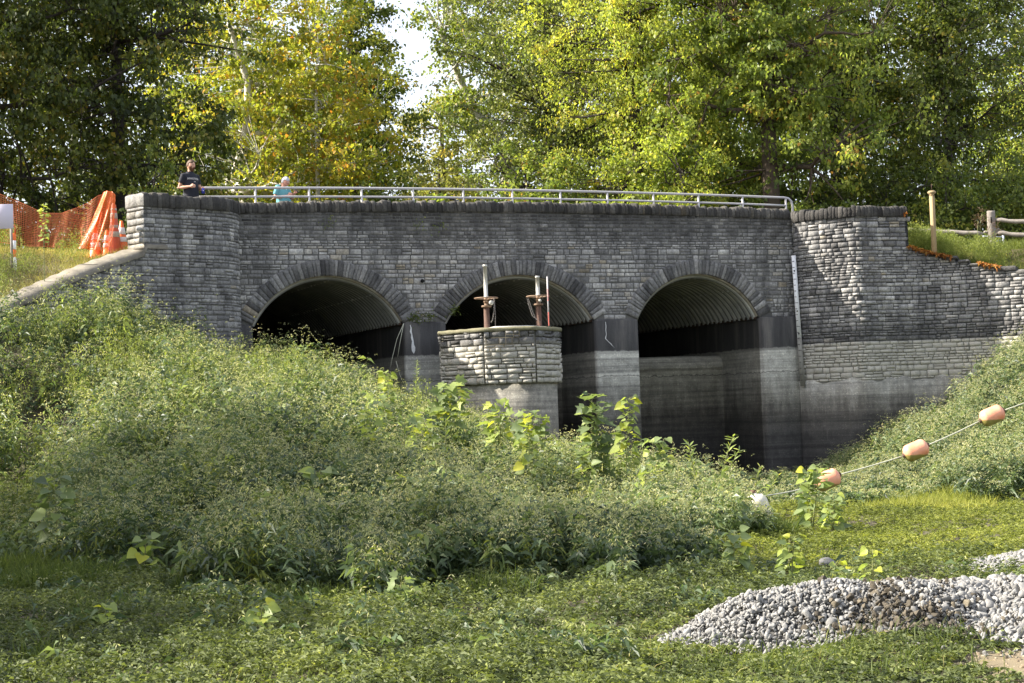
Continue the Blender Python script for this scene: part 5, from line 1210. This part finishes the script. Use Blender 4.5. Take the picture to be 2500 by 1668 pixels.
mb = MB(); mb.box([a[0]+.02, Yp, (a[2]+zb_)/2-.05], .10, .10, a[2]-zb_+.1, .7, b=.008); mb.build('shaft', M_newwood, mp)
mb = MB(); mb.lathe([a[0]+.02, Yp, a[2]], [(.07, 0), (.05, .03), (.10, .06), (.105, .09), (.07, .12), (0, .125)], 18); mb.build('cap', M_newwood, mp, True)
mb = MB(); mb.tube([(a[0]+.02, Yp, a[2]+.1), (a[0]+.02, Yp, a[2]+.3)], .006, 5); mb.build('spike', M_rust, mp)
Yb = 45.5; bp = empty('steel_barrier', at(2425, 615, Yb), 'grey blue metal barrier frame standing behind the rail fence in the grass', 'barrier')
for nm, pts, r_ in (('upright', [(2449, 572), (2451, 640)], .03), ('top_rail', [(2398, 577), (2450, 579)], .018), ('brace', [(2424, 592), (2434, 625)], .02)):
    mb = MB(); mb.tube([tuple(at(*q, Yb)) for q in pts], r_, 8); mb.build(nm, M_steel, bp, True)
c = at(2414, 600, Yb); mb = MB(); mb.box(c, .35, .03, .14, 0, b=.01); mb.build('panel', M_steel, bp)
c = at(2438, 590, Yb); mb = MB(); mb.box(c, .2, .03, .09, 0, b=.01); mb.build('panel', M_steel, bp)
# tall seeding weed by the fence post
tw = empty('seeding_grass', NP([at(2395, 590, 42.8)[0], 42.8, zrb(at(2395, 590, 42.8)[0], 42.8)]), 'tall purple brown seeding grass stalk left of the slotted fence post', 'weed')
mb = MB(); b0 = NP(tw.location)
tps = [at(2397, 522, 42.8), at(2388, 540, 42.8), at(2418, 548, 42.8), at(2433, 560, 42.8)]
for t in tps: mb.tube([tuple(q) for q in curve(b0, t, NP([-.1, 0, .1]), 6)], .007, 5)
mb.build('stalk', M_stem, tw)
Pq, Dq = [], []
for t in tps:
    for _ in range(90): a = rng.normal(size=3)*NP([.09, .05, .13]); Pq.append(t+a*.7); Dq.append(a+NP([0, 0, -.02]))
flush('seed_spray', [leafquads(NP(Pq), unit(NP(Dq)), .06, .009, 0, .2)], [rng.random(len(Pq))], leaf_mat('brown_seed', L3((.12, .07, .06), (.28, .18, .13))), tw)

# ------------------------------------------------------------------ the two men on the bridge
M_skin = plain('skin', (.56, .32, .22), .55, 0, .3, 20, (.48, .24, .16))
M_skin2 = plain('flushed_skin', (.60, .30, .22), .55, 0, .3, 20, (.52, .22, .16))
M_black_tee = plain('black_cotton', (.012, .014, .024), .85, 0, .3, 20)
M_teal = plain('teal_cotton', (.13, .36, .40), .85, 0, .35, 14, (.10, .30, .34))
M_denim = plain('dark_trousers', (.04, .045, .07), .9)
M_hair_brown = plain('brown_hair', (.10, .055, .03), .7, 0, .5, 60)
M_beard = plain('auburn_beard', (.13, .05, .022), .8, 0, .5, 60)
M_hair_white = plain('white_hair', (.52, .52, .55), .7, 0, .5, 60, (.36, .36, .4))
class Figure:
    def __init__(s, base, fdir, scale):
        s.b = NP(base, float); f = NP([fdir[0], fdir[1], 0.0]); s.f = f/np.linalg.norm(f); s.l = NP([-s.f[1], s.f[0], 0]); s.k = scale
    def p(s, x, y, z): return s.b+(s.f*x+s.l*y+NP([0, 0, z]))*s.k
    def loft(s, mb, rings, n=18):
        """rings: (x, y, z, half depth, half width) ellipses lying flat"""
        V = []; Fc = []
        for x, y, z, rx, ry in rings:
            for k in range(n): q = 2*math.pi*k/n; V.append(s.p(x+rx*math.cos(q), y+ry*math.sin(q), z))
        m = len(rings)
        for i in range(m-1):
            for k in range(n): Fc.append((i*n+k, i*n+(k+1) % n, (i+1)*n+(k+1) % n, (i+1)*n+k))
        Fc += [tuple(range(n-1, -1, -1)), tuple((m-1)*n+k for k in range(n))]; mb.add(V, Fc)
    def limb(s, mb, pts, rad, n=10): mb.tube([s.p(*q) for q in pts], [r*s.k for r in rad], n)
def remesh(o, vox, smooth_it=2):
    m = o.modifiers.new('skin_over', 'REMESH'); m.mode = 'VOXEL'; m.voxel_size = vox; m.use_smooth_shade = True
    if smooth_it: m2 = o.modifiers.new('relax', 'SMOOTH'); m2.iterations = smooth_it; m2.factor = .5
    return o
def head_points(fig, c, yaw, pitch, grow=1.0, nu=32, nv=22):
    """an egg-shaped head with brow, nose, chin and cheeks; returns points, unit directions and the frame"""
    cy, sy, cp, sp = math.cos(yaw), math.sin(yaw), math.cos(pitch), math.sin(pitch)
    fx = fig.f*cy+fig.l*sy; fwd = fx*cp-NP([0, 0, 1])*sp; lft = -fx*0+(-fig.f*sy+fig.l*cy); up = np.cross(fwd, lft)
    out = []
    for j in range(nv+1):
        ph = math.pi*j/nv
        for i in range(nu):
            th_ = 2*math.pi*i/nu; x, y, z = math.sin(ph)*math.cos(th_), math.sin(ph)*math.sin(th_), math.cos(ph)
            X = x*.098; Y = y*.077; Z = z*.122
            if z < 0: Y *= 1+.24*z; X *= 1+.12*z if x > 0 else 1+.35*z
            if x > 0:
                g = lambda a, b, w1, w2: math.exp(-((y-a)/w1)**2-((z-b)/w2)**2)
                X += .026*g(0, -.12, .13, .16)*1.0+.010*g(0, .1, .1, .15)-.012*g(.33, .08, .16, .12)-.012*g(-.33, .08, .16, .12)+.007*g(0, .24, .5, .1)+.010*g(0, -.46, .3, .07)-.006*g(0, -.52, .3, .03)+.014*g(0, -.85, .3, .16)
            out.append((c+(fwd*X+lft*Y+up*Z)*fig.k*grow, (x, y, z)))
    return out, (fwd, lft, up)
def head_mesh(mb, pts, nu=32, nv=22):
    V = [p for p, _ in pts]; mb.add(V, [(j*nu+i, (j+1)*nu+i, (j+1)*nu+(i+1) % nu, j*nu+(i+1) % nu) for j in range(nv) for i in range(nu)])
def cap_mesh(pts, c, sel, grow, nu=32, nv=22, jit=.003, seed=1):
    r = random.Random(seed); mb = MB(); V = [p+(p-c)*(grow-1)+NP([r.uniform(-jit, jit) for _ in range(3)]) for p, _ in pts]; keep = []
    for j in range(nv):
        for i in range(nu):
            q = (j*nu+i, (j+1)*nu+i, (j+1)*nu+(i+1) % nu, j*nu+(i+1) % nu); d = np.mean([pts[k][1] for k in q], axis=0)
            if sel(*d): keep.append(q)
    mb.add(V, keep); return mb
def hand(fig, mb, w_, d, across, curl, sc=1.0):
    """palm and five bent fingers grown from the wrist w_ (figure coordinates)"""
    w_ = NP(w_, float); d = unit(NP(d, float)); a = unit(NP(across, float)-d*np.dot(d, across)); n = np.cross(d, a)
    fig.limb(mb, [w_, w_+d*.045*sc, w_+d*.085*sc], [.024, .034, .030], 10)
    fig.limb(mb, [w_+a*.018+d*.03, w_+a*.022+d*.085], [.022, .018], 8); fig.limb(mb, [w_-a*.018+d*.03, w_-a*.022+d*.085], [.022, .018], 8)
    for k, (o, L) in enumerate(((.030, .062), (.011, .074), (-.010, .070), (-.030, .055))):
        p0 = w_+d*.085*sc+a*o; p1 = p0+(d*.9-n*curl*.45)*L*.45; p2 = p1+(d*.45-n*curl)*L*.38; p3 = p2+(d*(.1-.4*curl)-n*curl)*L*.3
        fig.limb(mb, [p0-d*.01, p1, p2, p3], [.0105, .0095, .009, .0075], 7)
    t0 = w_+d*.03+a*.03; fig.limb(mb, [t0, t0+a*.022+d*.03-n*.012, t0+a*.026+d*.058-n*.03*max(curl, .3)], [.014, .012, .009], 7)
def man(name, label, px, py_head, Y, fdir, scale, yaw, pitch, hx, arms, shirt_m, skin_m, hair_m, bald_line, beard, sleeve, glasses=False, text=False, belly=.0):
    hc = at(px, py_head, Y); base = NP([hc[0], hc[1], 6.0]); fig = Figure(base, fdir, scale)
    fig.b = base-fig.f*hx*scale
    e = empty(name, fig.b, label, 'person')
    hcl = (hx, 0, (hc[2]-6.0)/scale); Hc = fig.p(*hcl); hz = hcl[2]; nz = hz-.145
    mb = MB(); Hc = Hc-NP([0, 0, .015]); pts, fr = head_points(fig, Hc, yaw, pitch, 1.08); head_mesh(mb, pts)
    for sgn in (-1, 1):
        c = Hc+(fr[1]*sgn*.078-fr[0]*.008-fr[2]*.012)*scale; mb.lathe(c-fr[1]*sgn*.01, [(0, -.006), (.022*scale, -.004), (.030*scale, .006), (.022*scale, .012), (0, .010)], 12, Vector(list(fr[1]*sgn-fr[0]*.5)))
    fig.limb(mb, [(hx-.02, 0, hz-.06), (hx*.55-.01, 0, nz+.01), (0, 0, nz-.10)], [.055, .057, .075], 14)
    fig.loft(mb, [(0, 0, .90, .12, .165), (.01+belly*.5, 0, 1.02, .12+belly, .165), (.0+belly*.3, 0, nz-.28, .115, .165), (0, 0, nz-.14, .11, .175), (0, 0, nz-.06, .085, .15), (0, 0, nz-.02, .05, .07)])
    for sy_ in (-1, 1):
        fig.limb(mb, [(0, sy_*.095, .92), (.01, sy_*.105, .5), (-.01, sy_*.115, .09)], [.09, .06, .042], 12); fig.limb(mb, [(-.04, sy_*.115, .05), (.05, sy_*.12, .045), (.15, sy_*.13, .03)], [.045, .045, .03], 10)
    for (sh, el, wr, hd, cu_) in arms:
        m1 = (NP(sh)+NP(el))/2; m2 = (NP(el)*.65+NP(wr)*.35)
        fig.limb(mb, [sh, tuple(m1), el, tuple(m2), wr], [.055, .048, .040, .042, .027], 12); hand(fig, mb, wr, NP(hd)-NP(wr), (0, 0, 1) if cu_ < .9 else (0, 1, .3), cu_)
    remesh(mb.build('body', skin_m, e, True), .0085, 2)
    # eyes and brows
    for sgn in (-1, 1):
        mb = MB(); c = Hc+(fr[0]*.0895+fr[1]*sgn*.027+fr[2]*.012)*scale; mb.lathe(c, [(0, -.002), (.0085, -.001), (.006, .004), (0, .005)], 10, Vector(list(fr[0]))); mb.build('eye', M_black, e, True)
        mb = MB(); mb.tube([Hc+(fr[0]*.1+fr[1]*sgn*.012+fr[2]*.032)*scale, Hc+(fr[0]*.098+fr[1]*sgn*.03+fr[2]*.037)*scale, Hc+(fr[0]*.084+fr[1]*sgn*.046+fr[2]*.030)*scale], .0045, 6); mb.build('eyebrow', hair_m, e, True)
    mb = cap_mesh(pts, Hc, bald_line, 1.075, seed=3); o = mb.build('hair', hair_m, e, False)
    o.modifiers.new('thick', 'SOLIDIFY').thickness = .012*scale
    if beard:
        mb = cap_mesh(pts, Hc, beard, 1.09, seed=5); o = mb.build('beard', M_beard, e, False); o.modifiers.new('thick', 'SOLIDIFY').thickness = .014*scale
    if glasses:
        mb = MB()
        for sgn in (-1, 1):
            c = Hc+(fr[0]*.112+fr[1]*sgn*.030+fr[2]*.006)*scale
            mb.tube([c+(fr[1]*math.cos(u)*.022+fr[2]*math.sin(u)*.017)*scale for u in np.linspace(0, 2*math.pi, 17)], .0022, 5, cap=False)
            mb.tube([c+fr[1]*sgn*.022*scale, Hc+(fr[1]*sgn*.083-fr[0]*.01+fr[2]*.01)*scale], .002, 5)
        mb.build('glasses', M_black, e)
    # shirt with sleeves
    mb = MB(); fig.loft(mb, [(.0+belly*.4, 0, .84, .150+belly, .190), (.01+belly*.6, 0, .96, .150+belly, .190), (.01+belly*.6, 0, 1.06, .148+belly, .188), (belly*.3, 0, nz-.28, .138+belly*.5, .192), (0, 0, nz-.15, .128, .205), (0, 0, nz-.07, .10, .18), (-.0, 0, nz-.025, .07, .11), (.005, 0, nz+.0, .066, .078)], 24)
    for (sh, el, wr, hd, cu_) in arms:
        sh_, el_ = NP(sh), NP(el); c2 = sh_+(el_-sh_)*sleeve; fig.limb(mb, [tuple(sh_+NP([0, -.04*np.sign(sh_[1]), .0])), tuple(sh_), tuple((sh_+c2)/2), tuple(c2)], [.062, .07, .067, .066], 14)
    remesh(mb.build('shirt', shirt_m, e, True), .011, 3)
    mb = MB(); fig.loft(mb, [(0, 0, .78, .14, .18), (0, 0, .98, .135, .178)], 20)
    for sy_ in (-1, 1): fig.limb(mb, [(0, sy_*.09, .86), (.01, sy_*.1, .5), (-.01, sy_*.112, .08)], [.105, .08, .07], 12)
    remesh(mb.build('trousers', M_denim, e, True), .014, 2)
    for sy_ in (-1, 1): mb = MB(); fig.limb(mb, [(-.06, sy_*.115, .05), (.05, sy_*.12, .05), (.17, sy_*.13, .035)], [.055, .055, .04], 12); mb.build('shoe', M_rubber, e, True)
    if text:
        for txt, size, dz in (('JAMESTOWN', .062, 0.0), ('S K', .035, -.055)):
            cu = bpy.data.curves.new('print', 'FONT'); cu.body = txt; cu.size = size; cu.align_x = 'CENTER'; cu.extrude = .0015; cu.offset = .002
            t = bpy.data.objects.new('shirt_print', cu); col.objects.link(t); dg = bpy.context.evaluated_depsgraph_get(); me = bpy.data.meshes.new_from_object(t.evaluated_get(dg)); bpy.data.objects.remove(t)
            o = bpy.data.objects.new('shirt_print', me); col.objects.link(o); me.materials.clear(); me.materials.append(M_white)
            # wrap the lettering round the chest
            for v in me.vertices:
                x, y, z = v.co; yy = -x; r_ = .142; a = yy/.19; q = fig.p(.0+r_*math.cos(a)+.006+z, 0+.2*math.sin(a), nz-.20+dz+y); v.co = Vector([float(c) for c in (q-fig.b)])
            o.parent = e
    return fig, e
f1, e1 = man('person', 'bearded man in a black printed T-shirt leaning on the railing end above the left tower', 466, 403.5, 37.75, (.80, -.60), .97, .10, .06, .035,
    [((0, -.20, 1.435), (-.09, -.26, 1.15), (.165, -.17, 1.165), (.25, -.13, 1.17), .45), ((0, .20, 1.435), (.03, .26, 1.14), (.27, .10, 1.16), (.355, .045, 1.13), 1.0)],
    M_black_tee, M_skin, M_hair_brown, lambda x, y, z: (z > .45 and x < .75) or (z > -.1 and x < .05) or (z > .62), lambda x, y, z: (x > .25 and z < -.42) or (x > .02 and -.75 < z < -.15 and abs(y) > .62) or (x > .5 and -.5 < z < -.33 and abs(y) < .4), .62, text=True, belly=.015)
c_ = f1.p(.375, .035, 1.06); e = empty('drink_can', c_, 'small blue drink can held by the bearded man over the parapet', 'can')
mb = MB(); mb.lathe(c_, [(0, -.062), (.026, -.062), (.033, -.052), (.033, .05), (.027, .06), (0, .060)], 20); mb.build('can_body', plain('blue_can', (.015, .03, .28), .35, .3, .2, 30), e, True)
mb = MB(); mb.lathe(c_+NP([.012, -.024, .0]), [(0, .0), (.011, .001), (.011, .012), (0, .013)], 12, Vector((.3, -1, 0))); mb.build('can_emblem', M_white, e)
f2, e2 = man('person', 'grey haired man with glasses in a teal polo shirt looking down at his hands', 696, 443.5, 39.35, (.90, -.43), .93, .0, .45, .085,
    [((0, -.20, 1.38), (-.06, -.27, 1.10), (.20, -.08, 1.15), (.29, -.01, 1.20), .6), ((0, .20, 1.38), (.10, .25, 1.10), (.27, .10, 1.22), (.36, .06, 1.25), .6)],
    M_teal, M_skin2, M_hair_white, lambda x, y, z: (z > .35 and x < .8) or (z > -.25 and x < -.02) or (z > .55), None, .72, glasses=True, belly=.035)
mb = MB(); fig = f2; nz = (at(696, 443.5, 39.35)[2]-6.0)/.93-.17; fig.loft(mb, [(.01, 0, nz-.01, .078, .092), (.0, 0, nz+.035, .068, .075)], 18); mb.build('collar', plain('dark_collar', (.05, .11, .15), .8), e2, True)
c_ = f2.p(.385, .05, 1.27); e = empty('phone', c_, 'dark phone held in the hands of the man in the teal shirt', 'phone'); mb = MB(); mb.box(c_, .012, .07, .14, math.atan2(f2.f[1], f2.f[0]), b=.003, tilt=Matrix.Rotation(-.9, 3, Vector(list(f2.l)))); mb.build('case', M_black, e)
# seedlings scattered along the sunlit crest
rs = random.Random(77)
for k in range(22):
    px = rs.uniform(880, 1760); pt = np.interp(px, [880, 1050, 1250, 1400, 1560, 1760], [945, 990, 1050, 1085, 1120, 1200])+rs.uniform(0, 70)
    sapling('seedling', 'small broad leaved seedling poking out of the sunlit crest of the weed bank', px, pt, pt+95, rs.uniform(26.5, 30), rs.choice(['sycamore', 'cottonwood', 'cottonwood', 'willow']), rs.choice([7, 9, 12]), rs.uniform(.14, .21), 1200+k, rs.uniform(-15, 15), .18, rs.uniform(.35, .6), 'seedlings on the crest of the weed bank', 1)

# scattered taller sprouts that break up the foreground carpet
weed_stand('young_weeds', lambda X, Y: fore(X, Y) & (patch(X, Y, 2.2, 4) > .45) & ~((X > .8) & (Y < 15.6)), 300, (-7.0, 5.5, 12.6, 24), lambda X, Y: .34+0*X, 'young leafy weeds scattered over the low carpet in the foreground', nl=14, ns=3)
blades('loose_grass', lambda X, Y: fore(X, Y) & (patch(X, Y, 1.6, 8) > .5), 5200, (-7.0, 6.5, 12.2, 24), lambda X, Y: GH(X, Y), .15, .38, .008, 'grass', 'loose grass blades growing through the low foreground plants', 1.5, 1.3, .55)
blades('dead_grass', lambda X, Y: fore(X, Y), 1500, (-7.0, 6.5, 12.2, 24), lambda X, Y: GH(X, Y)+.08, .08, .26, .006, 'dry', 'thin dead straw lying over the low foreground plants', 1.5, .2, .4)
